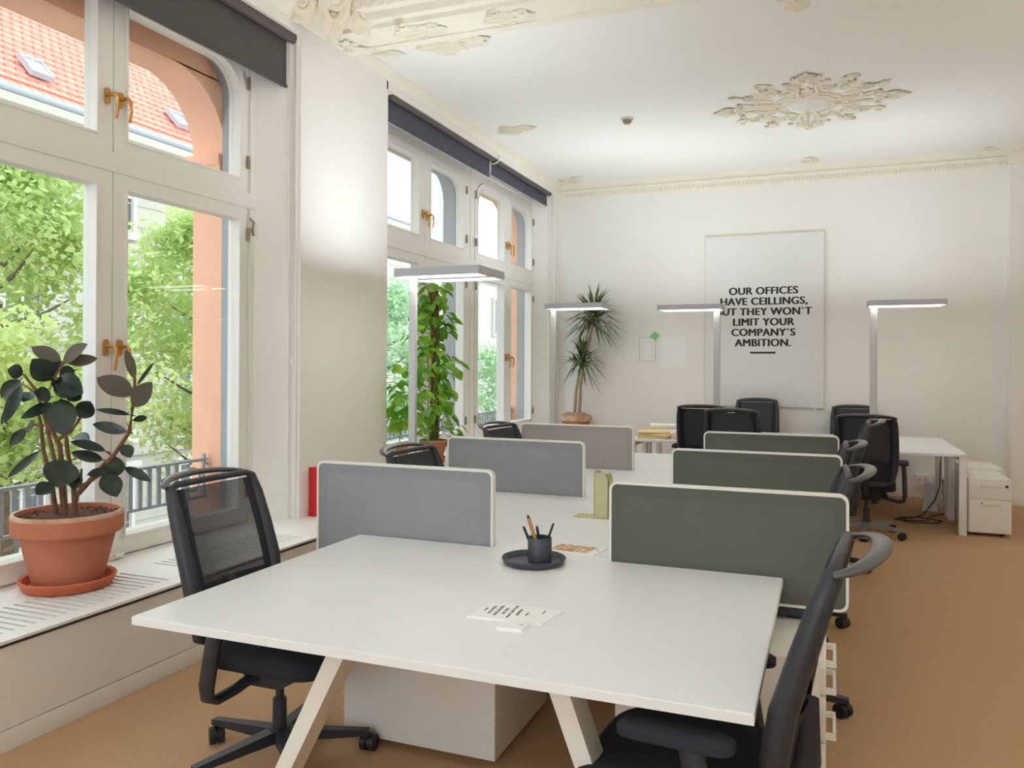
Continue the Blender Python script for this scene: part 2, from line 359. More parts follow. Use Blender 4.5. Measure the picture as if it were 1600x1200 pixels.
def backprof(yb, x0, x1, mb):
    mb.prism([(yb+.02, 3.742), (yb-.006, 3.745), (yb-.012, 3.76), (yb-.010, 3.828), (yb-.03, 3.838), (yb-.05, 3.852), (yb-.055, 3.862), (yb-.035, 3.872), (yb-.04, 3.90), (yb-.065, 3.93), (yb-.10, ZC+.01), (yb+.02, ZC+.01)], 'x', x0, x1)
m = MB(); backprof(YB, XL, 1.87, m); backprof(YB-.21, 1.83, 2.78, m)
for i in range(118):                                   # egg-and-dart band
    x = -3.36+i*.0445; m.lathe([(0, -.026), (.012, -.018), (.017, 0), (.012, .018), (0, .026)], (x, YB-.012, 3.795), n=6)
struct('trim_5', m, 'stucco')
m = MB(); m.box(XL, 1.87, YB-.018, YB+.02, 0, .15, bev=.004); m.box(1.852, 2.77, YB-.228, YB-.2, 0, .15, bev=.004); m.box(1.852, 1.872, YB-.21, YB, 0, .15)
struct('baseboard_back', m, 'sill')
m = MB(); m.cyl((1.862, YB-.19, .15), (1.862, YB-.19, 3.74), .018, n=8); struct('trim_6', m, 'frame')   # pale corner guard of the pier
# ------------------------------------------------------------------ plaster relief
def scroll(mb, T, c, r, turns, a0, hand=1, w=.02, n=26):
    pts, rad = [], []
    for i in range(n+1):
        t = i/n; a = a0+hand*t*turns*2*PI; q = r*(1-t*.86)
        pts.append(T @ Vector((c[0]+q*math.cos(a), c[1]+q*math.sin(a), w*.45))); rad.append(w*(1-.45*t))
    mb.tube(pts, rad, n=6)
def sbend(mb, T, p, w=.02, n=14):
    p = [Vector((*q, w*.45)) for q in p]; pts, rad = [], []
    for i in range(n+1):
        t = i/n; a = (1-t)**3*p[0]+3*t*(1-t)**2*p[1]+3*t*t*(1-t)*p[2]+t**3*p[3]
        pts.append(T @ a); rad.append(w*(.45+.75*math.sin(PI*min(1, t+.12))))
    mb.tube(pts, rad, n=6)
def acanth(mb, T, c, ang, L, w, h=.03):
    b = Vector((c[0], c[1], .006)); d = Vector((math.cos(ang), math.sin(ang), 0)); R3 = T.to_3x3()
    for k, (da, s) in enumerate(((-.75, .62), (.75, .62), (-.38, .85), (.38, .85), (0, 1))):
        dd = Vector((math.cos(ang+da), math.sin(ang+da), 0)); bb = b+d*(L*.12*k*.5); tp = bb+dd*(L*s)+Vector((0, 0, h*(.6+.3*s)))
        mb.leaf(T @ bb, T @ tp, R3 @ Vector((0, 0, 1)), w*(.55+.2*s), fold=-.35, droop=.18, n=6, thick=.006)
def rosette_flower(mb, T, c, r):
    R3 = T.to_3x3()
    for k in range(6):
        a = k*PI/3; mb.leaf(T @ Vector((c[0], c[1], .012)), T @ Vector((c[0]+r*math.cos(a), c[1]+r*math.sin(a), .014)), R3 @ Vector((0, 0, 1)), r*.8, fold=.3, droop=.2, n=4, thick=.006)
    mb.lathe([(0, 0), (r*.3, 0), (r*.26, r*.25), (0, r*.35)], T @ Vector((c[0], c[1], .0)), n=8)
DOWN = Matrix.Rotation(PI, 4, 'X')                     # local +z points down from the ceiling, y mirrored
def onceil(x, y, z=ZC, a=0): return Matrix.Translation((x, y, z)) @ Matrix.Rotation(a, 4, 'Z') @ DOWN
# ceiling rosette of the rear bay
ros = thing('ceiling_rosette', 'large ornate plaster rosette with scrollwork in the middle of the ceiling', 'ceiling rosette', (-.18, 7.9, ZC))
m = MB()
for k in range(4):
    T = Matrix.Rotation(k*PI/2, 4, 'Z') @ DOWN @ Matrix.Diagonal((1, 1, .7, 1))
    for s in (1, -1):
        rosette_flower(m, T, (.77, .05*s), .035); rosette_flower(m, T, (.60, .17*s), .035); rosette_flower(m, T, (.42, .24*s), .035); rosette_flower(m, T, (.62, .40*s), .035)
        sbend(m, T, [(.20, .02*s), (.34, .16*s), (.46, .02*s), (.62, .10*s)], .021)
        scroll(m, T, (.60, .055*s), .055, 1.3, PI/2*s, -s, .016)
        scroll(m, T, (.40, .15*s), .06, 1.2, -PI/2*s, s, .017)
        acanth(m, T, (.66, .07*s), .35*s, .10, .05, .04)
        acanth(m, T, (.47, .06*s), .8*s, .12, .06, .03)
        sbend(m, T, [(.30, .18*s), (.42, .30*s), (.52, .24*s), (.60, .36*s)], .016)
        acanth(m, T, (.56, .30*s), .75*s, .13, .07, .035)
        rosette_flower(m, T, (.50, .36*s), .05)
    acanth(m, T, (.68, 0), 0, .15, .07, .05); rosette_flower(m, T, (.72, 0), .06); acanth(m, T, (.28, 0), 0, .15, .07, .04)
    acanth(m, T, (.30, .30), PI/4, .2, .1, .04); scroll(m, T, (.36, .30), .05, 1.2, 0, 1, .015); scroll(m, T, (.30, .36), .05, 1.2, PI/2, -1, .015)
m.build('scrollwork', 'plaster', ros)
m = MB()
m.lathe([(.24, 0), (.24, -.012), (.215, -.02), (.205, -.012), (.19, -.022)], n=48); m.tube([(.30*math.cos(a*PI/32), .30*math.sin(a*PI/32), -.006) for a in range(64)], .014, closed=True, n=6)
m.build('ring_moulding', 'plaster', ros)
m = MB(); n = 48; R = []
for r, z in ((.19, -.015), (.17, -.035), (.12, -.06), (.06, -.075), (.02, -.08), (.001, -.081)):
    R.append([m.V((r*(1+.05*math.cos(16*2*PI*i/n))*math.cos(2*PI*i/n), r*(1+.05*math.cos(16*2*PI*i/n))*math.sin(2*PI*i/n), z)) for i in range(n)])
m.bridge(R); m.build('fluted_boss', 'ceil', ros)
m = MB(); m.cyl((0, 0, -.07), (0, 0, -.20), .017, .013, n=10); m.tube([(.0, 0, -.2), (.025, 0, -.222), (.0, 0, -.245), (-.025, 0, -.228)], .008, n=6); m.build('hook', 'plaster', ros)
# loose ornaments on the ceiling and the corner pieces
def ornament(name, label, x, y, z, a, k, L=.5):
    m = MB(); q = L/.5; T = onceil(x, y, z, a) @ Matrix.Diagonal((q, q, q*.8, 1)); L = .5; g = random.Random(k)
    for s in (1, -1):
        sbend(m, T, [(0, 0), (L*.35, .12*s), (L*.55, -.05*s), (L*.9, .06*s)], .018)
        scroll(m, T, (L*.55, .09*s), .06, 1.3, 0, s, .016); acanth(m, T, (L*.75, .05*s), .3*s, L*.32, .08); acanth(m, T, (L*.25, .08*s), 1.0*s, .16, .08)
        acanth(m, T, (L*.5, .02*s), g.uniform(.3, .9)*s, .15, .07); rosette_flower(m, T, (L*.35, .16*s), .04)
    acanth(m, T, (L*.8, 0), 0, L*.35, .1, .05); acanth(m, T, (.02, 0), 0, .2, .1, .04)
    o = m.build(name, 'plaster'); tag(o, label, 'plaster ornament'); return o
ornament('plaster_ornament', 'plaster leaf ornament on the ceiling halfway along the far window', -3.22, 7.75, ZC, -.1, 5, .36)
ornament('plaster_ornament', 'plaster ornament in the rear ceiling corner above the dragon plant', -3.30, 10.24, ZC, -.75, 6, .34)
ornament('plaster_ornament', 'faint plaster ornament at the ceiling edge above the slogan board', -.20, 10.24, ZC, -PI/2, 7, .24)
ornament('plaster_ornament', 'plaster scroll ornament beside the ceiling beam at the window side', -2.95, 5.46, ZC, .0, 8, .5)
ornament('plaster_ornament', 'plaster ornament hanging at the top edge of the picture on the ceiling beside the beam', -.2, 5.50, ZC, PI/2, 9, .26)
ornament('plaster_ornament', 'plaster scroll on the underside of the beam near the window wall', -2.9, 5.03, ZB, 0, 10, .34)
ornament('plaster_ornament', 'plaster scroll on the underside of the beam farther from the window wall', -2.2, 5.04, ZB, 0, 11, .3)
ornament('plaster_ornament', 'small plaster ornament at the far right ceiling corner', 1.75, 10.2, ZC, 2.4, 12, .2)
# large corner cartouche in the cove of the front bay
m = MB()
nn = Vector((.634, -.634, -.444)); dn = Vector((-.314, .314, -.896)); sd = nn.cross(dn)
Tc = Matrix(((dn.x, sd.x, nn.x, -3.17), (dn.y, sd.y, nn.y, 4.67), (dn.z, sd.z, nn.z, 4.01), (0, 0, 0, 1))) @ Matrix.Diagonal((.8, .8, .8, 1))
for s in (1, -1):
    scroll(m, Tc, (-.16, .19*s), .085, 1.5, 0, s, .034); scroll(m, Tc, (.04, .26*s), .10, 1.6, PI*.4*s, -s, .036)
    sbend(m, Tc, [(.16, 0), (.10, .16*s), (-.1, .06*s), (-.26, .16*s)], .036); acanth(m, Tc, (-.1, .1*s), PI-.5*s, .24, .14, .07); acanth(m, Tc, (.05, .12*s), .9*s, .22, .12, .06)
    acanth(m, Tc, (.0, .3*s), 1.5*s, .26, .13, .05); acanth(m, Tc, (-.2, .1*s), 1.6*s, .2, .12, .06)
m.tube([Tc @ Vector((-.05+.10*math.cos(a*PI/12), .085*math.sin(a*PI/12), .05)) for a in range(24)], .022, closed=True, n=6)
R = []
for k in range(5):
    t = k/4; q = 1-t**2
    R.append([m.V(Tc @ Vector((-.05+.10*q*math.cos(a*PI/10), .08*q*math.sin(a*PI/10), .03+.07*t))) for a in range(20)])
m.bridge(R); acanth(m, Tc, (.1, 0), 0, .2, .14, .06)
tag(m.build('plaster_cartouche', 'plaster'), 'big sculpted plaster cartouche with scrolls in the corner of beam and window wall', 'plaster ornament')
for (y, l) in ((5.42, 'plaster rosette where the window cornice starts behind the beam'), (5.12, 'small plaster leaf on the beam end above the pier')):
    m = MB(); T = onceil(-3.26 if y > 5.3 else -3.33, y, ZC if y > 5.3 else ZB); rosette_flower(m, T, (0, 0), .06); acanth(m, T, (0, .0), -.6, .17, .09); acanth(m, T, (0, 0), 1.2, .14, .08); scroll(m, T, (.05, .05), .045, 1.3, 0, 1, .015)
    tag(m.build('plaster_ornament', 'plaster'), l, 'plaster ornament')
# smoke detector
sd = thing('smoke_detector', 'small round smoke detector on the ceiling left of the rosette', 'smoke detector', (-1.85, 7.76, ZC))
m = MB(); m.lathe([(0, 0), (.062, 0), (.062, -.014), (.055, -.022), (0, -.022)], n=24); m.build('base', 'detector', sd)
m = MB(); m.lathe([(0, -.02), (.042, -.022), (.040, -.046), (.03, -.056), (0, -.058)], n=24); m.build('sensor_head', 'hinge', sd)
# ------------------------------------------------------------------ window sills / radiator covers
def radiator(n, name, xf, ya, yb, zt, groups, xs0, xs1):
    root = sroot(name); 
    m = MB(); m.box(xf-.03, xf-.012, ya, yb, .0, zt-.028); m.box(xf-.015, xf, ya, yb, .0, .085, bev=.003); m.box(xf-.014, xf-.002, ya, yb, .09, zt-.028); m.build('front_panel', 'panel', root)
    m = MB(); m.box(xf-.035, xf-.002, ya, yb, zt-.03, zt-.012); m.box(XWI, xf-.03, ya, yb, zt-.16, zt-.15); m.build('shadow_gap', 'dark', root)  # dark strip stands in for shade under the board; dark sheet below the slots
    m = MB(); z0 = zt-.012
    m.box(XWI, xs0, ya, yb, z0, zt); m.box(xs1, xf+.015, ya, yb, z0, zt)
    y = ya
    for (g0, g1) in groups:
        m.box(xs0, xs1, y, g0, z0, zt); k = round((g1-g0)/.0475)
        for i in range(k): m.box(xs0, xs1, g0+(i+.36)*(g1-g0)/k, g0+(i+1)*(g1-g0)/k, z0, zt)
        y = g1
    m.box(xs0, xs1, y, yb, z0, zt); m.build('sill_board', 'sill', root, smooth=False); return root
radiator(1, 'trim_7', -2.965, -.6, 5.62, .441, [(.1, 1.2), (1.5, 3.12), (3.3, 4.18)], -3.36, -3.04)
radiator(2, 'trim_8', -2.965, 5.62, 10.39, .64, [(6.4, 9.2)], -3.3, -2.98)
# ------------------------------------------------------------------ windows
ZU0, ZU1, ZL1 = 2.76, 3.50, 2.48
def ringseg(oy0, oy1, oz0, oz1, iy0, iy1, iz0, iz1, r, which):
    ro = [.001]*4; ri = [.001]*4
    if which is not None: ri[which] = r; ro[which] = r+.085
    return rrect(oy0, oy1, oz0, oz1, ro, 8), rrect(iy0, iy1, iz0, iz1, ri, 8)
def handle(parent, y, z, s):                           # brass lever handle pointing down
    m = MB(); m.prism(rrect(y-.017, y+.017, z-.045, z+.045, .016, 5), 'x', XWI-.004, XWI+.012)
    m.cyl((XWI+.008, y, z+.005), (XWI+.06, y, z+.005), .010, n=10)
    m.tube([(XWI+.055, y, z+.008), (XWI+.066, y+.012*s, z-.01), (XWI+.068, y+.014*s, z-.06), (XWI+.060, y+.012*s, z-.125)], [.011, .011, .009, .008], n=8)
    m.build('handle', 'brass', parent)
def sash(root, y0, y1, z0, z1, gy0, gy1, gz0, gz1, r=.2, arch=None, hd=None, hinge=None, name='sash'):
    m = MB(); o, i = ringseg(y0+.003, y1-.003, z0, z1, gy0, gy1, gz0, gz1, r, arch); m.ring(o, i, 'x', XWO+.012, XWI)
    o2, i2 = ringseg(gy0-.012, gy1+.012, gz0-.012, gz1+.012, gy0, gy1, gz0, gz1, r, arch)
    if arch is not None: o2 = [(a, b) for a, b in rrect(gy0-.012, gy1+.012, gz0-.012, gz1+.012, [r+.012 if k == arch else .001 for k in range(4)], 8)]
    m.ring(o2, i2, 'x', XWI, XWI+.008)
    s = m.build(name, 'frame', root, ang=30)
    m = MB(); m.prism(i, 'x', XWI-.052, XWI-.048); m.build('pane', 'glass', s, smooth=False)
    if hd: handle(s, hd[0], hd[1], hd[2])
    if hinge:
        for zz in (z0+.16, z1-.22):
            mm = MB(); mm.cyl((XWI+.010, hinge, zz), (XWI+.010, hinge, zz+.085), .011, n=8); mm.build('hinge', 'hinge', s)
def pair(root, ya, ym, yb, mull0, mull1, gL, gR, zb):
    # ya..yb sash pair, meeting at ym; gL / gR glass edges
    for (a, b, g, arch, hy, s) in ((ya, ym, gL, 1, None, 1), (ym, yb, gR, 0, None, -1)):
        hh = (ym-.045, 2.97, 1) if s == 1 else (ym+.045, 2.97, 1); hl = (ym-.045, 1.60, 1) if s == 1 else (ym+.045, 1.60, 1)
        hg = a-.0 if s == 1 else b+.0
        sash(root, a, b, ZU0-.088, ZU1+.085, g[0], g[1], ZU0, ZU1, .2, arch, hh, hg)
        sash(root, a, b, zb-.10, ZL1+.085, g[0], g[1], zb, ZL1, .2, None, hl, hg)
def frame(root, parts, ends, zb):
    m = MB(); lo = zb-.125
    for a, b in parts: m.box(XWO+.001, XWI-.010, a, b, lo+.001, 3.719)
    ya, yb = ends
    m.box(XWO, XWI-.012, ya, yb, 3.588, 3.72); m.box(XWO, XWI+.012, ya, yb, ZL1+.085, ZU0-.088, bev=.006); m.box(XWO, XWI-.012, ya, yb, lo-.06, zb-.098)
    return m
def spandrel(m, y, z, r, s, xa, xb, n=10):             # fills the corner left by a rounded sash; s=+1: corner at high y
    p = [(y, z)]+[(y-s*r+s*r*math.sin(t*PI/2/n), z-r+r*math.cos(t*PI/2/n)) for t in range(n+1)]
    m.prism(p, 'x', xa, xb)
def outer(root, y0, y1, zb, r=.28, d=.06):                    # grey outer frame with rounded corners around one sash pair
    m = MB(); o = rrect(y0-.10, y1+.10, zb-.2, ZU1+.22, .001, 8); i = rrect(y0, y1, zb-.12, ZU1+.06, (r, r, .001, .001), 8); m.ring(o, i, 'x', XWO-d, XWO-.002)
    return m.build('outer_frame', 'zinc', root)
w1 = sroot('window_1')
m = frame(w1, [(-.46, -.26), (1.92, 2.20), (4.385, 4.47)], (-.46, 4.47), .551)
for y, s in ((4.385, 1), (2.20, -1), (1.92, 1), (-.26, -1)): spandrel(m, y, ZU1+.09, .285, s, XWO+.01, XWI-.011)
m.box(XWI-.012, XWI+.004, 4.415, 4.47, .44, 3.66)
m.build('frame', 'frame', w1, ang=30)
pair(w1, 2.20, 3.292, 4.385, 0, 0, (2.285, 3.180), (3.388, 4.305), .551); pair(w1, -.26, .83, 1.92, 0, 0, (-.17, .72), (.93, 1.83), .551)
outer(w1, 2.27, 4.325, .551); outer(w1, -.19, 1.86, .551)
m = MB(); m.box(XWI-.01, XWI+.05, 3.24, 3.34, .441, .475, bev=.008); m.cyl((XWI+.05, 3.27, .46), (XWI+.05, 3.32, .46), .014, n=8); m.build('floor_catch', 'sill', w1)
m = MB(); m.tube([(XWI+.01, 4.40, 2.50), (XWI+.03, 4.42, 2.47), (XWI+.012, 4.425, 2.42), (XWI+.03, 4.415, 2.385)], .008, n=6); m.build('casement_hook', 'hinge', w1)
w2 = sroot('window_2')
m = frame(w2, [(5.78, 5.99), (7.91, 8.16), (10.03, 10.24)], (5.78, 10.24), .80)
for y, s in ((7.91, 1), (5.99, -1), (10.03, 1), (8.16, -1)): spandrel(m, y, ZU1+.09, .285, s, XWO+.01, XWI-.011)
m.cyl((XWI-.008, 8.045, .6), (XWI-.008, 8.045, 3.66), .008, n=6)
m.build('frame', 'frame', w2, ang=30)
pair(w2, 5.99, 6.95, 7.91, 0, 0, (6.06, 6.824), (7.076, 7.838), .80); pair(w2, 8.16, 9.115, 10.03, 0, 0, (8.227, 9.0), (9.235, 9.955), .80)
outer(w2, 6.05, 7.85, .80, d=.15); outer(w2, 8.22, 9.965, .80, d=.10)
m = MB(); m.tube([(XWI+.01, 10.06, 2.46), (XWI+.03, 10.08, 2.43), (XWI+.012, 10.085, 2.38)], .007, n=6); m.build('casement_hook', 'hinge', w2)
# ------------------------------------------------------------------ roller blinds
def blind(name, label, y0, y1, zr, zb, fab, rr=.036, x=-3.47, cord=None, hook=None):
    b = thing(name, label, 'roller blind', (x, (y0+y1)/2, zr)); h = (y1-y0)/2
    m = MB(); m.cyl((0, -h-.012, 0), (0, h+.012, 0), rr, n=24); m.build('roller', 'tube', b)
    m = MB(); m.box(-rr+.0, -rr+.003, -h, h, zb-zr, .01); m.build('fabric', fab, b, smooth=False)
    m = MB(); m.box(-rr-.006, -rr+.009, -h, h, zb-zr-.02, zb-zr, bev=.003); m.build('bottom_bar', fab, b)
    if cord:
        m = MB(); m.cyl((.0, h+.02, 0), (.0, h+.02, cord-zr), .003, n=6); m.cyl((.012, h+.02, 0), (.012, h+.02, cord-zr), .003, n=6); m.box(-.008, .02, h+.008, h+.032, cord-zr-.05, cord-zr+.02, bev=.004); m.build('pull_cord', 'frame', b)
    if hook:
        m = MB(); y = hook-(y0+y1)/2
        m.tube([(.045, y, .045), (.07, y, .02), (.062, y, -.03), (.02, y, -.055), (-.02, y, -.05)], .008, n=8); m.cyl((-.03, y-.03, -.05), (-.03, y-.03, -.16), .008, n=8); m.build('bracket', 'frame', b)
    return b
blind('roller_blind', 'dark grey roller blind pulled a little way down over the near window', -.5, 4.605, 3.775, 3.45, 'blind', cord=1.55)
blind('roller_blind', 'longer slate roller blind at the near half of the far window', 5.95, 8.18, 3.80, 3.61, 'blindblue', hook=8.215)
blind('roller_blind', 'shorter slate roller blind at the far half of the far window', 8.235, 10.13, 3.80, 3.655, 'blindblue')
# ------------------------------------------------------------------ outside: masonry, railing, street
fac = sroot('wall_outer'); m = MB()
for a, b in ((Y0, -.42), (4.36, 5.92), (10.06, 14.0)): m.box(XM, XWO-.022, a, b, -4.5, 6)
for a, b in ((-.42, 4.36), (5.92, 10.06)):
    zt = 3.41 if a < 5 else 3.64
    m.box(XM, XWO-.062, a, b, zt, 6); m.box(XM, XWO-.062, a, b, -4.5, .42 if a < 5 else .60)
    for y, s in ((b, 1), (a, -1)): spandrel(m, y, zt+.01, .5, s, XM, XWO-.062, 14)
    c = (a+b)/2
m.build('masonry', 'salmon', fac)
m = MB()
for a, b, z in ((-.42, 4.36, .42), (5.92, 10.06, .60)): m.box(XM-.08, XWO-.065, a, b, z, z+.04, bev=.006)
m.build('ledge', 'corn', fac)
for y in (4.33, 10.03):                                # capital-like impost at the springing of the arch
    m = MB(); m.box(XM-.02, XWO-.07, y-.03, y+.03, 2.86, 2.94, bev=.012); m.box(XM-.02, XWO-.07, y-.02, y+.03, 2.80, 2.87, bev=.008); m.build('impost', 'salmon', fac)
def railing(label, ya, yb, z0, z1, x=-3.96):
    r = thing('railing', label, 'railing', (x, (ya+yb)/2, z0)); h = (yb-ya)/2; H_ = z1-z0
    m = MB(); m.box(-.018, .018, -h, h, H_-.018, H_, bev=.004); m.build('top_rail', 'iron', r)
    m = MB(); m.box(-.012, .012, -h, h, 0, .018, bev=.003); m.build('bottom_rail', 'iron', r)
    m = MB(); k = int(2*h/.075)
    for i in range(k):
        y = -h+.05+i*.075
        if y > h-.24: break
        m.box(-.008, .008, y-.016, y+.016, .012, H_-.012, bev=.004)
    m.build('balusters', 'iron', r)
    m = MB(); m.tube([(0, h-.13+.075*math.cos(t*PI/12), H_/2+.075*math.sin(t*PI/12)) for t in range(24)], .010, closed=True, n=6); m.box(-.012, .012, h-.03, h-.012, 0, H_+.03, bev=.003); m.tube([(0, h-.02, H_-.05), (0, h, H_-.03), (0, h+.02, H_-.05)], .008, n=6)
    m.build('ring_ornament', 'iron', r)
railing('grey iron railing with a ring ornament outside the near window', -.40, 4.34, .60, .87)
railing('grey iron railing outside the far window', 5.94, 10.04, .78, .92)
m = MB(); m.box(-60, -4.1, -40, 140, -4.7, -4.5); struct('ground', m, 'street')
def uvroof(name, x0, z0, x1, z1, ya, yb, parent):
    me = bpy.data.meshes.new(name); L = math.hypot(x1-x0, z1-z0); nx, nz = (z1-z0)/L*.12, -(x1-x0)/L*.12
    rows = int(L/.34); vs, fs, uv = [], [], []
    for i in range(rows+1):                            # overlapping tile courses, each with a small step
        for k, lift in ((0, 0.05), (1, 0.0)):
            t = min(1, (i+k*.98)/(rows+1)); vs += [(x0+(x1-x0)*t+nx*lift*8, ya, z0+(z1-z0)*t-nz*0+lift), (x0+(x1-x0)*t+nx*lift*8, yb, z0+(z1-z0)*t+lift)]
    for i in range(len(vs)//2-1): fs.append((2*i, 2*i+1, 2*i+3, 2*i+2))
    me.from_pydata(vs, [], fs); u = me.uv_layers.new()
    for p in me.polygons:
        for li in p.loop_indices:
            v = me.vertices[me.loops[li].vertex_index].co; u.data[li].uv = (v.y, math.hypot(v.x-x0, v.z-z0))
    me.materials.append(M['tile']); o = bpy.data.objects.new(name, me); COL.objects.link(o); o.parent = parent; return o
XB = -19.0
bl = thing('apartment_building', 'stone apartment building across the street with a red tiled roof', 'building', (XB, 16, -4.5))
def rel(m, name, mt, par=None, **k):                   # world-space geometry into the building's frame
    bmesh.ops.translate(m.bm, verts=m.bm.verts, vec=-bl.location); return m.build(name, mt, par or bl, **k)
m = MB(); m.box(XB-12, XB, -14, 34, -4.5, 7.85)
for z in (-1.2, 2.0, 5.2): m.box(XB, XB+.12, -14, 34, z, z+.16)
for k in range(20): m.box(XB, XB+.03, -14, 34, -4.4+.62*k, -4.4+.62*k+.04)
rel(m, 'wall', 'stone', smooth=False)
m = MB(); m.prism([(XB-.1, 7.25), (XB+.10, 7.25), (XB+.14, 7.45), (XB+.22, 7.5), (XB+.26, 7.7), (XB+.62, 7.82), (XB+.68, 8.0), (XB+.6, 8.05), (XB-.1, 8.05)], 'y', -14, 34.6)
rel(m, 'eaves_cornice', 'corn')
m = MB()
p = [(-12, 7.45)]
for k in range(150): p += [(-12+.30*k, 7.28), (-11.85+.30*k, 7.28), (-11.85+.30*k, 7.42), (-11.70+.30*k, 7.42)]
p.append((33, 7.45)); m.prism(p, 'x', XB+.12, XB+.26)
rel(m, 'dentil_course', 'stonelt', smooth=False)
m = MB(); m.cyl((XB+.62, -14, 8.12), (XB+.62, 34, 8.12), .10, n=10); rel(m, 'gutter', 'zinc')
rf = uvroof('roof', XB+.5, 8.05, XB-3.3, 12.1, -14, 25, bl); rf.location = -bl.location
m = MB(); m.cyl((XB-3.3, -14, 12.15), (XB-3.3, 25, 12.15), .24, n=10); rel(m, 'ridge', 'ridge')
m = MB(); m.prism([(XB-3.3, 7.8), (XB-3.3, 12.1), (XB-12, 11.6), (XB-12, 7.8)], 'y', -14, 25); rel(m, 'rear_roof', 'ridge')
sl = Vector((XB+.5-(XB-3.3), 0, 8.05-12.1)).normalized()
for y, t in ((15.0, .27), (20.1, .29)):
    c = Vector((XB+.5, y, 8.05)).lerp(Vector((XB-3.3, y, 12.1)), t)+Vector((.07, 0, .06)); q = sl.cross(Vector((0, 1, 0)))
    if q.z < 0: q = -q
    Tm = Matrix(((sl.x, 0, q.x, c.x), (0, 1, 0, c.y), (sl.z, 0, q.z, c.z), (0, 0, 0, 1)))
    m = MB(); m.ring([tuple(v) for v in ((-.36, -.33), (.36, -.33), (.36, .33), (-.36, .33))], [(-.29, -.26), (.29, -.26), (.29, .26), (-.29, .26)], 'z', 0, .16)
    bmesh.ops.transform(m.bm, matrix=Tm, verts=m.bm.verts); sk = rel(m, 'skylight', 'iron', smooth=False)
    m = MB(); m.box(-.29, .29, -.26, .26, .08, .10); m.box(-.29, .29, -.02, .02, .1, .13); bmesh.ops.transform(m.bm, matrix=Tm, verts=m.bm.verts); rel(m, 'pane', 'stonelt', sk, smooth=False)
for fz, hh in ((-3.6, 1.9), (-.6, 2.0), (2.6, 2.0), (5.3, 1.5)):
    for k in range(14):
        y = -6+k*2.9
        m = MB(); m.ring([(y-.62, fz-.1), (y+.62, fz-.1), (y+.62, fz+hh+.1), (y-.62, fz+hh+.1)], [(y-.5, fz), (y+.5, fz), (y+.5, fz+hh), (y-.5, fz+hh)], 'x', XB-.02, XB+.14)
        m.box(XB, XB+.26, y-.75, y+.75, fz+hh+.18, fz+hh+.34); m.box(XB, XB+.2, y-.7, y+.7, fz-.22, fz-.1); m.box(XB+.02, XB+.08, y-.035, y+.035, fz, fz+hh); m.box(XB+.02, XB+.08, y-.5, y+.5, fz+hh*.66, fz+hh*.66+.07)
        f_ = rel(m, 'window', 'stonelt', smooth=False)
        m = MB(); m.box(XB+.005, XB+.025, y-.5, y+.5, fz, fz+hh); rel(m, 'pane', 'pane_out', f_, smooth=False)
# pale classical building farther down the street
bl2 = thing('classical_building', 'pale classical building with columns and a pediment farther down the street', 'building', (-19, 62, -4.5)); bl = bl2
m = MB(); m.box(-32, -19.4, 44, 92, -4.5, 7.0); m.box(-19.4, -19.1, 44, 92, -1.2, -.9); rel(m, 'wall', 'stonelt', smooth=False)
m = MB(); m.prism([(-19.6, 6.4), (-19.1, 6.4), (-19.0, 6.8), (-18.5, 7.0), (-18.4, 7.3), (-19.6, 7.3)], 'y', 43.6, 92.4); rel(m, 'cornice', 'corn')
m = MB(); m.prism([(50, 7.3), (64, 7.3), (57, 9.6)], 'x', -20.4, -18.5); m.prism([(44, 7.3), (92, 7.3), (90, 8.6), (46, 8.6)], 'x', -28, -20.6); rel(m, 'pediment', 'stonelt', smooth=False)
for k in range(6):
    m = MB(); m.lathe([(.62, -1), (.62, -.7), (.5, -.6), (.42, 5.4), (.55, 5.7), (.68, 6.0), (.68, 6.4)], (-18.9, 50.8+k*2.5, 0), n=20); rel(m, 'column', 'corn')
for fz in (-3.4, .2, 3.4):
    for k in range(12):
        y = 46.5+k*3.7
        if 49.5 < y < 65 and fz < 0: continue
        m = MB(); m.ring([(y-.85, fz-.15), (y+.85, fz-.15), (y+.85, fz+2.2), (y-.85, fz+2.2)], [(y-.65, fz), (y+.65, fz), (y+.65, fz+2.05), (y-.65, fz+2.05)], 'x', -19.42, -19.2); f_ = rel(m, 'window', 'corn', smooth=False)
        m = MB(); m.box(-19.41, -19.36, y-.65, y+.65, fz, fz+2.05); rel(m, 'pane', 'pane_out', f_, smooth=False)
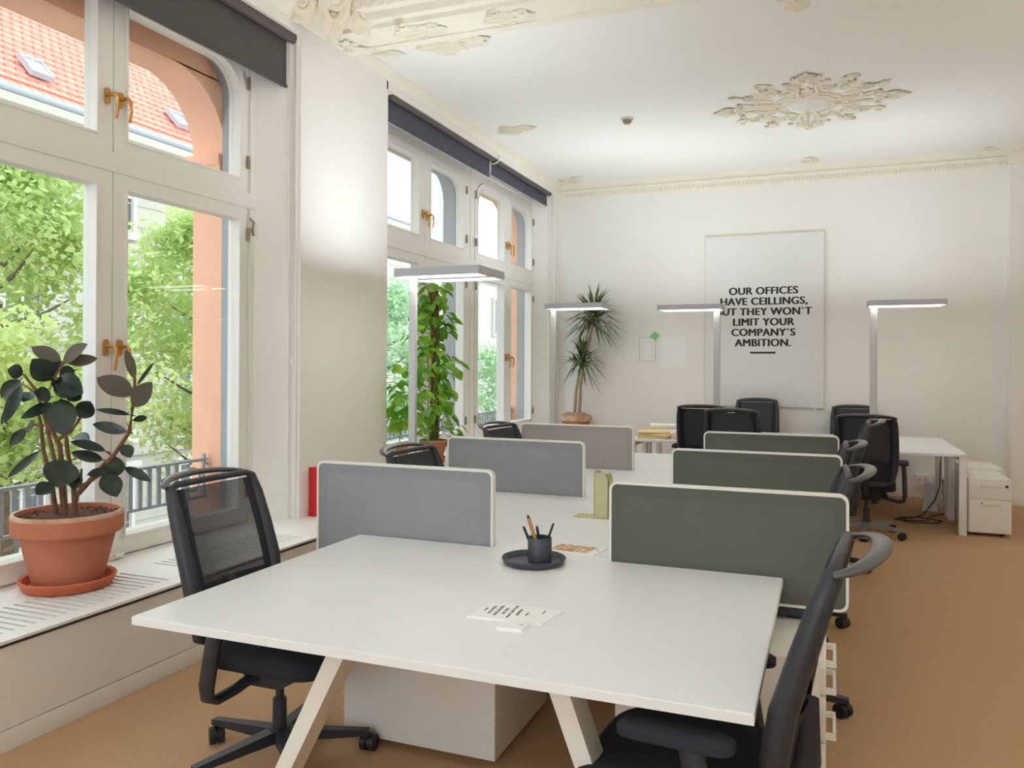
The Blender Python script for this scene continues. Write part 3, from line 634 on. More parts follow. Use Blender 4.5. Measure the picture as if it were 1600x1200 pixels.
# trees along the street
def tree(label, x, y, z0, ztop, rad, n, seed, mt, ls=.2, zlow=None):
    g = random.Random(seed); t = thing('street_tree', label, 'tree', (x, y, z0)); H_ = ztop-z0; zl = (zlow-z0) if zlow is not None else H_*.28
    m = MB(); m.tube([(0, 0, 0), (.05, .03, zl*.6), (-.04, .05, zl+.3), (.03, 0, H_*.72)], [.17, .14, .11, .04], n=8); tips = []
    for k in range(15):
        a = k*2.4; z = zl*.75+(H_*.86-zl*.75)*k/15; r = rad*(.75-.35*k/15); p = (r*math.cos(a), r*math.sin(a), z+r*.5)
        m.tube([(0, 0, z), (p[0]*.5, p[1]*.5, z+r*.18), p], [.04, .028, .008], n=6); tips.append(Vector(p))
    m.build('trunk', 'bark', t)
    m = MB(); cl = []
    for k in range(120):
        z = zl+(H_-zl)*g.random()**.9; f = (z-zl)/(H_-zl); rr = rad*(1-(2*f-.85)**2*.5)*math.sqrt(g.random()); a = g.random()*6.283
        cl.append((Vector((rr*math.cos(a), rr*math.sin(a), z)), rad*g.uniform(.18, .36)))
    for k in range(n):
        c, q = g.choice(cl); v = Vector((g.gauss(0, 1), g.gauss(0, 1), g.gauss(0, .7))).normalized()*(q*g.random()**.4); p = c+v
        d = Vector((g.gauss(0, 1), g.gauss(0, 1), g.gauss(-.5, .7))).normalized(); s = d.cross(Vector((g.gauss(0, .5), g.gauss(0, .5), 1))).normalized(); L = ls*g.uniform(.7, 1.3); w = L*.30
        m.quad(p, p+d*L*.45+s*w, p+d*L, p+d*L*.45-s*w)
    m.build('foliage', mt, t, norm=False)
G = ('leafy green street tree filling the left half of the near window', 'leafy green street tree behind the right half of the near window', 'bluish green tree seen at the left edge of the far window', 'small green tree low in the right half of the far window')
tree(G[0], -10.2, 7.4, -4.5, 4.3, 1.9, 17000, 1, 'tree', .13, .15)
tree(G[1], -10.2, 11.5, -4.5, 4.1, 1.85, 17000, 2, 'tree', .13, .15)
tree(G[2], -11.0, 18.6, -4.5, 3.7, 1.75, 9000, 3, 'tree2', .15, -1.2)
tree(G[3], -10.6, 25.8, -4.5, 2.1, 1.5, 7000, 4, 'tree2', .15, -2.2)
# ------------------------------------------------------------------ bench desks
ZT = .73
XA, XD = -2.012, -.152                                  # desk edges towards window / aisle
gy = [3.20, 4.60, 5.90]; ny = [3.15, 4.53, 5.79]        # grey and dark green screens
def desk(label, y0l, y0r, y1l, y1r, front=False):
    t = thing('bench_desk', label, 'desk', ((XA+XD)/2, (y0l+y1l)/2, 0), 0, 'white bench desks in a row'); ox, oy = t.location.x, t.location.y
    m = MB(); p = [(XA, y0l), (-1.345, y0l)]
    if not front: p += [(-1.345, y0l-.040), (-.82, y0l-.040), (-.82, y0r)]
    p += [(XD, y0r), (XD, y1r), (-.82, y1r), (-.82, y1l), (XA, y1l)]
    if front: p = [(XA, y0l), (XD, y0r), (XD, y1r), (-.82, y1r), (-.82, y1l), (XA, y1l)]
    p = [(a-ox, b-oy) for i, (a, b) in enumerate(p) if i == 0 or p[i-1] != (a, b)]
    m.prism(p, 'z', ZT-.026, ZT); bmesh.ops.recalc_face_normals(m.bm, faces=m.bm.faces)
    es = [e for e in m.bm.edges if abs(e.verts[0].co.z-e.verts[1].co.z) < 1e-5 and e.verts[0].co.z > ZT-.01]; bmesh.ops.bevel(m.bm, geom=es, offset=.0025, segments=2, affect='EDGES')
    m.build('tabletop', 'desk', t, smooth=False)
    ya, yb = y0l+.19-oy, y1r-.19-oy
    m = MB()
    for x in (-1.30, -.72): m.box(x-ox-.025, x-ox+.025, ya-.05, yb+.05, ZT-.075, ZT-.026)
    for y in (ya, yb): m.box(-1.75-ox, -.40-ox, y-.02, y+.02, ZT-.075, ZT-.026)
    m.build('under_frame', 'leg', t, smooth=False)
    for y in (ya, yb):
        for s, xt, xb in ((-1, -1.335, -1.69), (1, -.68, -.42)):
            m = MB(); m.bar((xt-ox, y, ZT-.03), (xb-ox, y, .0), .055, .105, (0, 1, 0), .045, .085); m.build('leg', 'leg', t, smooth=False)
    return t
desk('nearest white bench desk carrying the black pen cup and leaflets', 1.89, 1.89, 3.196, 3.147, True)
desk('white bench desk behind the nearest grey screen carrying the olive bookend', 3.238, 3.188, 4.596, 4.527)
desk('white bench desk between the middle and farthest grey screens', 4.638, 4.568, 5.896, 5.787)
desk('white bench desk behind the farthest screens of the row', 5.938, 5.828, 7.12, 7.12)
# ------------------------------------------------------------------ desk screens
def screen(label, x0, x1, y, z0, z1, fab, cat_group):
    t = thing('desk_screen', label, 'desk divider', ((x0+x1)/2, y+.017, z0), 0, cat_group); w = (x1-x0)/2; H_ = z1-z0; r = .034
    o = rrect(-w, w, 0, H_, r, 6); i = rrect(-w+.010, w-.010, .010, H_-.010, r-.009, 6)
    m = MB(); m.ring(o, i, 'y', -.016, .016); m.build('edge_trim', 'trim', t)
    m = MB(); m.prism(i, 'y', -.013, .013); m.build('fabric_panel', fab, t, smooth=False)
    i2 = rrect(-w+.055, w-.055, .055, H_-.055, .01, 6); m = MB(); m.ring(i, i2, 'y', -.0136, .0136); m.build('hem', fab[:-3]+'in', t, smooth=False)
    m = MB()
    m.box(-w+.12, w-.10, -.02, .02, -.03, -.002); m.build('bracket', 'black', t)
    return t
gl = ('nearest light grey desk screen beside the red book', 'middle light grey desk screen in front of the small plant pots', 'farthest light grey desk screen near the dragon plant')
nl = ('nearest and largest dark green desk screen', 'middle dark green desk screen behind the nearest one', 'farthest dark green desk screen in front of the far chairs')
for i in range(3):
    screen(gl[i], -2.253, -1.347, gy[i], .612, 1.058, 'grayfab' if i < 2 else 'warmfab', 'light grey desk screens')
    screen(nl[i], -.818, .074, ny[i], .622, 1.050, 'greenfab', 'dark green desk screens')
# ------------------------------------------------------------------ under-desk cabinets
def cabinet(label, x0, x1, y0, y1, z1, face, group=None, nm='drawer_cabinet', lock=True):
    t = thing(nm, label, 'drawer cabinet', ((x0+x1)/2, (y0+y1)/2, 0)); w, d = (x1-x0)/2, (y1-y0)/2
    if group: t['group'] = group
    m = MB(); m.box(-w, w, -d, d, .03, z1-.018, bev=.003); m.build('body', 'cab', t)
    m = MB(); m.box(-w-.002, w+.002, -d-.002, d+.002, z1-.018, z1, bev=.004); m.build('top', 'cab', t)
    for sx in (-1, 1):
        for sy in (-1, 1):
            m = MB(); m.cyl((sx*(w-.06)-.012, sy*(d-.06), .02), (sx*(w-.06)+.012, sy*(d-.06), .02), .02, n=12); m.build('castor', 'plug', t)
    Rm = {'-y': 0, '+x': PI/2, '-x': -PI/2}[face]; hw = w if face == '-y' else d; hd = d if face == '-y' else w; T = Matrix.Rotation(Rm, 4, 'Z')
    zs = [(.04, (z1-.02)*.66), ((z1-.02)*.665+.010, z1-.028)] if z1 < .55 else [(.04, .31), (.315, .46), (.465, z1-.024)]
    for k, (a, b) in enumerate(zs):
        m = MB(); m.box(-hw+.004, hw-.004, -hd-.018, -hd+.002, a, b, bev=.002, T=T); dr = m.build('drawer', 'cab', t)
        m = MB(); m.box(-hw*.42, hw*.42, -hd-.050, -hd-.040, b-.034, b-.014, T=T)
        for s in (-1, 1): m.box(s*hw*.42-.006, s*hw*.42+.006, -hd-.050, -hd-.015, b-.034, b-.014, T=T)
        m.build('handle', 'leg', dr, smooth=False)
        if lock and k == len(zs)-1:
            m = MB(); m.cyl(T @ Vector((hw*.76, -hd-.016, b-.03)), T @ Vector((hw*.76, -hd-.026, b-.03)), .013, n=12); m.build('lock', 'black', dr)
    return t
cabinet('white drawer cabinet under the nearest desk at the window side', -1.80, -1.155, 2.775, 3.37, .575, '-x')
cabinet('white drawer cabinet under the nearest desk at the aisle side', -.69, -.02, 2.75, 3.18, .575, '+x')
cabinet('white drawer cabinet at the right end of the far desk, in front', 1.18, 1.517, 8.22, 8.92, .513, '-y', 'low white cabinets by the back wall')
cabinet('white drawer cabinet at the right end of the far desk, behind', 1.26, 1.60, 9.02, 9.72, .513, '-y', 'low white cabinets by the back wall')
# ------------------------------------------------------------------ far desks with straight legs
def fardesk(label, x0, x1, y0, y1):
    t = thing('double_desk', label, 'desk', ((x0+x1)/2, (y0+y1)/2, 0)); w, d = (x1-x0)/2, (y1-y0)/2
    for a, b in ((-d, -.006), (.006, d)):
        m = MB(); m.box(-w, w, a, b, ZT-.026, ZT, bev=.003); m.build('tabletop', 'desk', t)
    m = MB(); m.box(-w+.08, w-.08, -.03, .03, ZT-.08, ZT-.026); m.box(-w+.01, -w+.05, -d+.02, d-.02, ZT-.075, ZT-.026); m.box(w-.05, w-.01, -d+.02, d-.02, ZT-.075, ZT-.026); m.build('under_frame', 'leg', t)
    for sx in (-1, 1):
        for y in (-d+.035, -.10, .10, d-.035):
            m = MB(); m.box(sx*(w-.032)-.032, sx*(w-.032)+.032, y-.022, y+.022, .012, ZT-.026, bev=.006); m.box(sx*(w-.032)-.028, sx*(w-.032)+.028, y-.02, y+.02, 0, .012); m.build('leg', 'leg', t)
    return t
fardesk('far white double desk on the right with straight legs and cables below', -.40, 1.165, 8.17, 9.92)
fardesk('far white double desk on the left carrying papers and parcels', -1.965, -.42, 8.40, 9.90)
# ------------------------------------------------------------------ office chair
BX = -.05
def make_chair(label):
    t = thing('office_chair', label, 'office chair', (0, 0, 0), 0, 'black mesh office chairs')
    bp = [(-.252, .50, .205), (-.252, .60, .226), (-.274, .72, .234), (-.316, .86, .234), (-.353, .975, .230), (-.378, 1.045, .224)]
    m = MB()                                             # back frame: a closed loop of flattened tube
    pts = [(x, h, z) for x, z, h in bp]
    loop = pts+[(-.381, .195, 1.058), (-.381, 0, 1.060), (-.381, -.195, 1.058)]+[(x, -y, z) for x, y, z in pts[::-1]]+[(-.250, -.15, .475), (-.248, 0, .468), (-.250, .15, .475)]
    m.tube(loop, [.026, .032, .032, .029, .026, .019]+[.014]*3+[.019, .026, .029, .032, .032, .026]+[.024]*3, n=12, closed=True, ref=(1, 0, .35), sc=(.92, 1.05)); m.build('back_frame', 'black', t, ang=60)
    m = MB(); n = 12; R = []
    def bx(z):
        for (x0, z0, h0), (x1, z1, h1) in zip(bp, bp[1:]):
            if z <= z1: q = (z-z0)/(z1-z0); return x0+(x1-x0)*q, h0+(h1-h0)*q
        return bp[-1][0], bp[-1][2]
    def sheet(m, za, zb, inset, off, k=10):
        G = []
        for i in range(k+1):
            z = za+(zb-za)*i/k; x, h = bx(z); h -= inset; G.append([m.V((x+off-.035*(1-(j/n*2-1)**2)*math.sin(PI*min(1, max(0, (z-.5)/.56))), -h+2*h*j/n, z)) for j in range(n+1)])
        for i in range(k):
            for j in range(n): m.face([G[i][j], G[i][j+1], G[i+1][j+1], G[i+1][j]])
    sheet(m, .675, 1.04, .045, .006); m.build('mesh_back', 'mesh', t, ang=80, norm=False)
    m = MB(); sheet(m, .50, .678, .02, .004); sheet(m, .50, .678, .02, -.012)
    for s in (-1, 1):
        G = []
        for i in range(9):
            z = .67+.37*i/8; x, h = bx(z); G.append([m.V((x+.008, s*(h-.012), z)), m.V((x+.004, s*(h-.062), z))])
        for i in range(8): m.face([G[i][0], G[i][1], G[i+1][1], G[i+1][0]])
    m.build('back_border', 'seat', t, ang=80, norm=False)
    m = MB(); pts = []                                   # the loop that bows backwards from the top corners
    for i in range(25):
        a = PI*i/24; pts.append((-.380-.092*math.sin(a)**.85, .230*math.cos(a), 1.050+.028*math.sin(a)))
    m.tube(pts, [.017+.008*math.sin(PI*i/24) for i in range(25)], n=12, ref=(0, 0, 1), sc=(1.0, .48)); m.build('head_loop', 'band', t, ang=60)
    m = MB(); m.tube([(-.02, 0, .405), (-.16, 0, .40), (-.262, 0, .43), (-.292, 0, .52), (-.300, 0, .68)], [.045, .045, .048, .045, .03], n=10, ref=(1, 0, 0), sc=(.5, 1)); m.build('back_spine', 'black', t, ang=60)
    m = MB(); o = rrect(-.225, .270, -.240, .240, (.10, .07, .07, .10), 7); R = []
    for s_, z in ((.86, .405), (.97, .412), (1, .43), (1, .455), (.975, .474), (.9, .484), (.6, .486), (.25, .482)): R.append([m.V((.02+(a-.02)*s_, b*s_, z-(.018*max(0, (a-.15)/.12)**2 if z > .42 else 0))) for a, b in o])
    m.bridge(R); m.build('seat', 'seat', t, ang=60)
    m = MB(); m.prism([(-.16, .41), (.15, .41), (.13, .372), (.03, .315), (-.10, .315), (-.15, .372)], 'y', -.11, .11); m.cyl((.0, -.15, .385), (0, -.085, .385), .012, n=8); m.box(-.02, .02, -.165, -.135, .375, .395, bev=.004); m.build('tilt_mechanism', 'black', t)
    m = MB(); m.cyl((BX, 0, .20), (BX, 0, .35), .016, n=14); m.cyl((BX, 0, .09), (BX, 0, .235), .028, .026, n=16); m.build('gas_lift', 'black', t)
    for s in (-1, 1):
        m = MB(); m.tube([(-.075, s*.298, .64), (-.10, s*.305, .54), (-.125, s*.310, .38), (-.128, s*.302, .335), (-.12, s*.27, .318), (-.10, s*.19, .330), (-.07, s*.09, .365)], [.030, .031, .031, .029, .027, .026, .026], n=10, ref=(1, 0, 0), sc=(.62, 1.05)); a = m.build('armrest', 'black', t, ang=60)
        m = MB(); o = rrect(-.18, .10, s*.298-.043, s*.298+.043, .035, 5); R = []
        for q, z in ((.8, .632), (1, .638), (1, .654), (.9, .662)): R.append([m.V((-.025+(x+.025)*q, s*.298+(y-s*.298)*q, z)) for x, y in o])
        m.bridge(R); m.build('arm_pad', 'seat', a, ang=50)
    m = MB(); m.cyl((BX, 0, .075), (BX, 0, .125), .046, .040, n=18); b = m.build('base_hub', 'black', t)
    for k in range(5):
        a = .55+k*2*PI/5; c, s = math.cos(a), math.sin(a)
        m = MB(); m.bar((BX+.03*c, .03*s, .098), (BX+.340*c, .340*s, .078), .052, .046, (0, 0, 1), .032, .022); l = m.build('base_leg', 'black', t, smooth=False)
        m = MB(); x, y = BX+.33*c, .33*s; qa = a+1.1+k*.7; u = Vector((-math.sin(qa), math.cos(qa), 0)); f = Vector((math.cos(qa), math.sin(qa), 0))*.018; p = Vector((x, y, .032))+f
        m.cyl((x, y, .085), (x, y, .045), .011, n=8); m.cyl(p-u*.028, p-u*.006, .032, n=16); m.cyl(p+u*.006, p+u*.028, .032, n=16); m.cyl(p-u*.008, p+u*.008, .024, n=12)
        m.build('castor', 'plug', l)
    return t
ch = make_chair('black mesh office chair at the nearest desk with its back to the window'); ch.location = (-1.905, 2.545, 0)
def chair(x, y, face, label, alu=False, far=True, dz=1.0):
    """face: unit vector the sitter looks along"""
    c = dup(ch, None, (x, y, 0), math.atan2(face[1], face[0]), label)
    if dz != 1.0: c.scale = (1, 1, dz)
    def walk(o):
        for k in o.children:
            if far and k.name.startswith('mesh_back'): k.data = farback
            if alu and k.name.startswith('base_leg'): k.data = alubase[k.data.name]
            walk(k)
    bpy.context.view_layer.update(); walk(c); return c
farback = [o for o in ch.children if o.name.startswith('mesh_back')][0].data.copy(); farback.materials[0] = M['mesh2']
alubase = {}
for o in ch.children:
    if o.name.startswith('base_leg'): d = o.data.copy(); d.materials[0] = M['alu']; alubase[o.data.name] = d
chair(-1.69, 3.78, (1, -.05), 'black office chair whose top shows over the nearest grey screen')
chair(-1.90, 5.50, (1, -.12), 'black office chair whose top shows over the middle grey screen')
chair(-.345, 2.20, (-.996, .09), 'black office chair at the nearest desk on the aisle side, leaning back', far=False)
chair(-.30, 3.76, (-1, -.02), 'black office chair on the aisle side behind the nearest green screen')
chair(-.28, 5.05, (-1, .02), 'black office chair on the aisle side behind the middle green screen')
chair(-.10, 6.45, (-1, .03), 'farthest black office chair on the aisle side of the bench desks', dz=1.04)
chair(.33, 7.93, (.06, 1), 'black office chair at the far right desk seen from behind, with aluminium base legs', True, dz=1.02)
chair(.29, 9.93, (0, -1), 'black office chair at the back wall side of the far right desk', far=True, dz=.97)
chair(-.80, 7.95, (.05, 1), 'front black office chair of the pair at the far left desk', dz=1.04)
chair(-1.17, 8.52, (.0, 1), 'black office chair just behind the front one at the far left desk', dz=1.04)
chair(-.80, 9.80, (0, -1), 'black office chair below the slogan board at the back wall', far=True, dz=1.03)
# ------------------------------------------------------------------ lamps
def lamp(name, label, x, y, zh, dirx, w, d, zfoot, pole=(.055, .03), foot='slab', box=False, up='uplight'):
    """pole stands at (x,y); the head reaches w along dirx"""
    t = thing(name, label, 'lamp', (x, y, zfoot)); h = zh-zfoot; x0, x1 = (-.06, w-.06) if dirx > 0 else (-w+.06, .06); yn = -.17 if d > .4 else -.13
    m = MB(); m.box(-pole[0]/2, pole[0]/2, -pole[1]/2, pole[1]/2, .012, h-.03, bev=.004); m.build('pole', 'lamp', t)
    m = MB(); m.ring([(x0, yn), (x1, yn), (x1, yn+d), (x0, yn+d)], [(x0+.012, yn+.012), (x1-.012, yn+.012), (x1-.012, yn+d-.012), (x0+.012, yn+d-.012)], 'z', h-.036, h+.022)
    m.box(x0+.005, x1-.005, yn+.005, yn+d-.005, h-.012, h+.010); yc = yn+d/2
    m.box(x0+.01, x1-.01, yc-.042, yc+.042, h-.035, h-.01); m.build('head', 'lampdark', t, smooth=False)
    for a, b in ((yn+.03, yc-.045), (yc+.045, yn+d-.03)):
        m = MB(); m.box(x0+.02, x1-.02, a, b, h-.030, h-.020); m.build('light_strip', 'strip', t, smooth=False)
    m = MB(); m.box(x0+.05, x1-.05, yn+.04, yn+d-.04, h+.010, h+.016); m.build('uplight_panel', up, t, smooth=False)
    m = MB()
    if foot == 'slab': m.box(-.06, .30*dirx if dirx > 0 else .06, -.15, .15, 0, .012, bev=.004) if dirx > 0 else m.box(-.30, .06, -.15, .15, 0, .012, bev=.004)
    else: m.box(-.06, .06, -.09, .09, 0, .014, bev=.004)
    m.build('foot', 'lamp', t)
    if box: m = MB(); m.box(-.028, .010, -.032, -.010, .10, .15, bev=.004); m.build('switch_box', 'paper', t)
    return t
ZL = 2.165
lamp('floor_lamp', 'nearest silver floor lamp with a flat head in front of the climbing plant', -2.775, 5.10, ZL, 1, .65, .46, 0)
lamp('floor_lamp', 'silver floor lamp with a flat head in front of the dragon plant', -2.845, 8.47, ZL, 1, .66, .34, 0)
lamp('floor_lamp', 'unseen floor lamp added as fill light in the front bay, on the aisle side', 1.9, .9, ZL, 1, .66, .46, 0, up='front_fill')  # added out of view to brighten the nearest desks
lamp('floor_lamp', 'unseen floor lamp added as fill light in the front bay, near the rear opening', -.9, -1.2, ZL, 1, .66, .46, 0, up='front_fill')  # second added fill lamp, also out of view
lamp('floor_lamp', 'unseen floor lamp added as fill light beside the right hand wall across the aisle', 2.9, 5.6, ZL, 1, .66, .46, 0)  # third added lamp, out of view, lifts the general light
lamp('desk_lamp', 'silver post lamp on the far left desk with its head overlapping the slogan board', -1.137, 9.05, ZL, -1, .70, .34, ZT, (.07, .04), 'desk', True)
lamp('desk_lamp', 'silver post lamp on the far right desk against the bare wall', .438, 9.05, ZL, 1, .72, .34, ZT, (.07, .04), 'desk')
# ------------------------------------------------------------------ things on the nearest desks
t = thing('pen_tray', 'round slate tray under the pen cup on the nearest desk', 'tray', (-1.083, 2.995, ZT))
m = MB(); m.lathe([(0, 0), (.106, 0), (.120, .006), (.128, .024), (.125, .027), (.121, .024), (.112, .008), (0, .006)], n=56); m.build('dish', 'slate', t)
t = thing('pen_cup', 'slate pen cup standing in the round tray', 'pen cup', (-1.060, 3.000, ZT+.006))
m = MB(); m.lathe([(0, 0), (.047, 0), (.048, .004), (.0475, .098), (.046, .1), (.042, .098), (.041, .012), (0, .01)], n=40); m.build('cup', 'slate', t)
def pen(label, p0, p1, r, mt, kind):
    p0, p1 = Vector(p0), Vector(p1); t = thing('pencil' if kind == 'p' else 'pen', label, 'pencil' if kind == 'p' else 'pen', p0); d = (p1-p0)
    m = MB(); m.cyl((0, 0, 0), d*.93, r, n=6 if kind == 'p' else 12); m.build('barrel', mt, t)
    m = MB(); m.cyl(d*.93, d, r*.95, r*.25 if kind != 'b' else r*.8, n=10); m.build('tip', 'ink' if kind != 'k' else 'alu', t)
cx, cy, cz = -1.060, 3.000, ZT+.018
pen('wooden pencil, tallest in the pen cup', (cx+.012, cy-.01, cz), (cx-.050, cy-.005, cz+.172), .0075, 'pencil', 'p')
pen('black pen leaning left in the pen cup', (cx-.002, cy-.022, cz), (cx-.062, cy-.020, cz+.128), .0055, 'ink', 'b')
pen('black ballpoint with a metal tip upright in the pen cup', (cx+.005, cy+.016, cz), (cx-.018, cy+.010, cz+.135), .0055, 'ink', 'k')
pen('black pen leaning right in the pen cup', (cx+.005, cy+.0, cz), (cx+.048, cy+.028, cz+.140), .0045, 'ink', 'b')
def flat(name, label, cat, corners, z, th, mt='paper'):
    c = sum((Vector((*q, 0)) for q in corners), Vector())/4; t = thing(name, label, cat, (c.x, c.y, z)); m = MB(); m.prism([(a-c.x, b-c.y) for a, b in corners], 'z', 0, th); m.build('sheets', mt, t, smooth=False); return t, c
A, B, C_, D = Vector((-1.042, 2.272)), Vector((-.800, 2.290)), Vector((-.776, 2.432)), Vector((-1.020, 2.434))
t, c = flat('leaflet_stack', 'white leaflets with grey printed columns in the middle of the nearest desk', 'leaflet', [A, B, C_, D], ZT, .007)
ang = math.atan2(B.y-A.y, B.x-A.x)
T = Matrix.Rotation(ang+PI/2, 4, 'Z'); T.translation = Vector((-.040, 0, .0072))
text_mesh('lettering', ['OUR OFFICES', 'HAVE CEILLINGS', 'BUT THEY', 'WON`T LIMIT YOUR', 'AMBITION'], .0135, .0225, 'inkgrey', t, Matrix.Translation((-.078, .0, .0072)) @ Matrix.Rotation(ang+PI/2, 4, 'Z'), .0003)
m = MB()
for x in (-.103, .036): m.box(x-.002, x+.002, -.014, .014, .0068, .0076)
m.box(.078, .081, .02, .052, .0068, .0076); m.build('printed_bars', 'ink', t, smooth=False)
t, c = flat('business_card_stack', 'small white cards in front of the leaflets on the nearest desk', 'card', [(-.915, 2.199), (-.836, 2.207), (-.829, 2.268), (-.909, 2.262)], ZT, .011)
m = MB(); m.box(.018, .03, .008, .011, .0108, .0114); m.build('printed_line', 'inkgrey', t, smooth=False)
q = [(-1.11, 3.225), (-.896, 3.200), (-.875, 3.345), (-1.09, 3.37)]
t, c = flat('postcard', 'postcard with an orange picture behind the pen cup', 'postcard', q, ZT, .003)
m = MB(); m.prism([(a*.80-.016, b*.80+.004) for a, b in [(x-c.x, y-c.y) for x, y in q]], 'z', .003, .0036); m.build('picture', 'photo', t, smooth=False)
m = MB(); m.box(.085, .092, .0, .02, .003, .0036); m.build('printed_mark', 'inkgrey', t, smooth=False)
t = thing('bookend', 'olive bookend box with a flat base plate on the second desk', 'bookend', (-1.10, 4.04, ZT))
m = MB(); m.box(-.125, .06, -.065, .045, 0, .003); m.build('base_plate', 'olive', t, smooth=False)
m = MB(); m.prism([(-.015, 0), (.06, 0), (.06, .205), (.045, .215), (.03, .24), (.012, .232), (-.015, .238)], 'y', -.05, -.046); m.prism([(-.015, 0), (.06, 0), (.06, .20), (.05, .225), (.02, .215), (-.015, .238)], 'y', .04, .044); m.box(-.017, -.013, -.05, .044, 0, .238); m.box(.057, .060, -.05, .044, 0, .200); m.build('upright_box', 'olive', t, smooth=False)
# things on the far left desk
t = thing('envelope_pile', 'pile of pale manila envelopes on the far left desk', 'envelope', (-1.74, 8.62, ZT))
for k, (a, dx) in enumerate(((.05, 0), (-.08, .02), (.12, -.01))):
    m = MB(); o = rrect(-.17+dx, .17+dx, -.12, .12, .02, 4); R = []
    for s_, z in ((.94, .0), (1, .008), (.98, .018), (.75, .032)): R.append([m.V((x*s_, y*s_, z+k*.027)) for x, y in o])
    m.bridge(R); bmesh.ops.rotate(m.bm, verts=m.bm.verts, cent=(0, 0, 0), matrix=Matrix.Rotation(a, 3, 'Z')); m.build('envelope', 'manila', t)
t = thing('paper_roll', 'rolled white paper lying on top of the envelopes on the far left desk', 'paper roll', (-1.66, 8.74, ZT+.122))
m = MB(); m.lathe([(.024, -.15), (.028, -.15), (.028, .15), (.024, .15)], n=18); bmesh.ops.rotate(m.bm, verts=m.bm.verts, cent=(0, 0, 0), matrix=Matrix.Rotation(PI/2, 3, 'Y')); m.build('roll', 'paper', t)
t = thing('paper_bag', 'crumpled orange wrapped parcel on the far left desk', 'parcel', (-1.40, 8.56, ZT))
g = random.Random(9); m = MB(); R = []
for s_, z in ((.9, 0), (1, .03), (.9, .07), (.6, .10), (.2, .115)):
    R.append([m.V((.13*s_*math.cos(k*PI/8)*g.uniform(.8, 1.15), .09*s_*math.sin(k*PI/8)*g.uniform(.8, 1.15), z*g.uniform(.85, 1.1))) for k in range(16)])
m.bridge(R); m.build('wrapping', 'orange', t, smooth=False)
t = thing('tablet', 'dark slim tablet leaning on the orange parcel', 'tablet', (-1.40, 8.74, ZT+.05)); m = MB(); m.box(-.12, .12, -.08, .08, 0, .010, bev=.003, T=Matrix.Rotation(.25, 4, 'Y') @ Matrix.Translation((0, 0, .03))); m.build('shell', 'iron', t)
m = MB(); m.box(-.110, .110, -.07, .07, .0101, .0108, T=Matrix.Rotation(.25, 4, 'Y') @ Matrix.Translation((0, 0, .03))); m.build('screen', 'ink', t, smooth=False)
# red book
t = thing('book', 'slim red book standing on the sill against the wall pier', 'book', (-3.33, 4.77, .441))
m = MB(); m.box(-.075, .075, -.028, -.025, 0, .345); m.box(-.075, .075, .018, .021, 0, .345); m.box(.072, .076, -.028, .021, 0, .345); m.build('cover', 'red', t, smooth=False)
m = MB(); m.box(-.073, .072, -.025, .018, .004, .341); m.build('pages', 'paper', t, smooth=False)
m = MB()
for i in range(9): m.box(.0755, .0765, -.008, .0, .10+i*.011, .1075+i*.011)
m.build('spine_lettering', 'paper', t, smooth=False)
# ------------------------------------------------------------------ back wall things
t = thing('slogan_board', 'large white board with a black slogan on the back wall', 'poster', (-.748, YB-.02, 1.012)); w, h = .70, 2.12
m = MB(); m.box(-w, w, -.022, .018, 0, h, bev=.003); m.build('board', 'poster', t)
m = MB(); m.ring([(-w-.008, -.006), (w+.008, -.006), (w+.008, h+.014), (-w-.008, h+.014)], [(-w, 0), (w, 0), (w, h), (-w, h)], 'y', -.018, .018); m.build('frame', 'wood', t, smooth=False)
T = Matrix.Translation((-.0, -.0225, 1.385)) @ Matrix.Rotation(PI/2, 4, 'X')
text_mesh('lettering', ['OUR OFFICES', 'HAVE CEILLINGS,', 'BUT THEY WON`T', 'LIMIT YOUR', 'COMPANY`S', 'AMBITION.'], .128, .1285, 'ink', t, T, .0062, 1.06)
m = MB(); m.box(-.15, .15, -.0245, -.022, .652, .675); m.build('black_bar', 'ink', t, smooth=False)
m = MB(); m.box(w-.10, w-.075, -.03, .015, -.035, .0); m.build('hanger_clip', 'frame', t)
t = thing('wall_notice', 'small sheet in a thin frame on the back wall below the green note', 'notice', (-2.19, YB, 1.72)); m = MB(); m.box(-.105, .105, -.008, 0, -.155, .155); m.build('sheet', 'paper', t, smooth=False)
m = MB(); m.ring([(-.105, -.155), (.105, -.155), (.105, .155), (-.105, .155)], [(-.099, -.149), (.099, -.149), (.099, .149), (-.099, .149)], 'y', -.011, -.007); m.ring([(-.06, -.1), (.06, -.1), (.06, .1), (-.06, .1)], [(-.057, -.097), (.057, -.097), (.057, .097), (-.057, .097)], 'y', -.009, -.0075); m.build('border', 'lampdark', t, smooth=False)
t = thing('wall_sheet', 'larger blank white sheet on the back wall left of the slogan board', 'notice', (-1.855, YB, 1.68)); m = MB(); m.box(-.165, .165, -.007, 0, -.195, .195); m.build('sheet', 'paper', t, smooth=False)
t = thing('sticky_note', 'green diamond shaped note above the two sheets on the back wall', 'sticky note', (-2.095, YB-.012, 1.895)); m = MB(); m.prism([(0, -.058), (.066, 0), (0, .058), (-.066, 0)], 'y', -.003, 0); m.build('note', 'green', t, smooth=False)
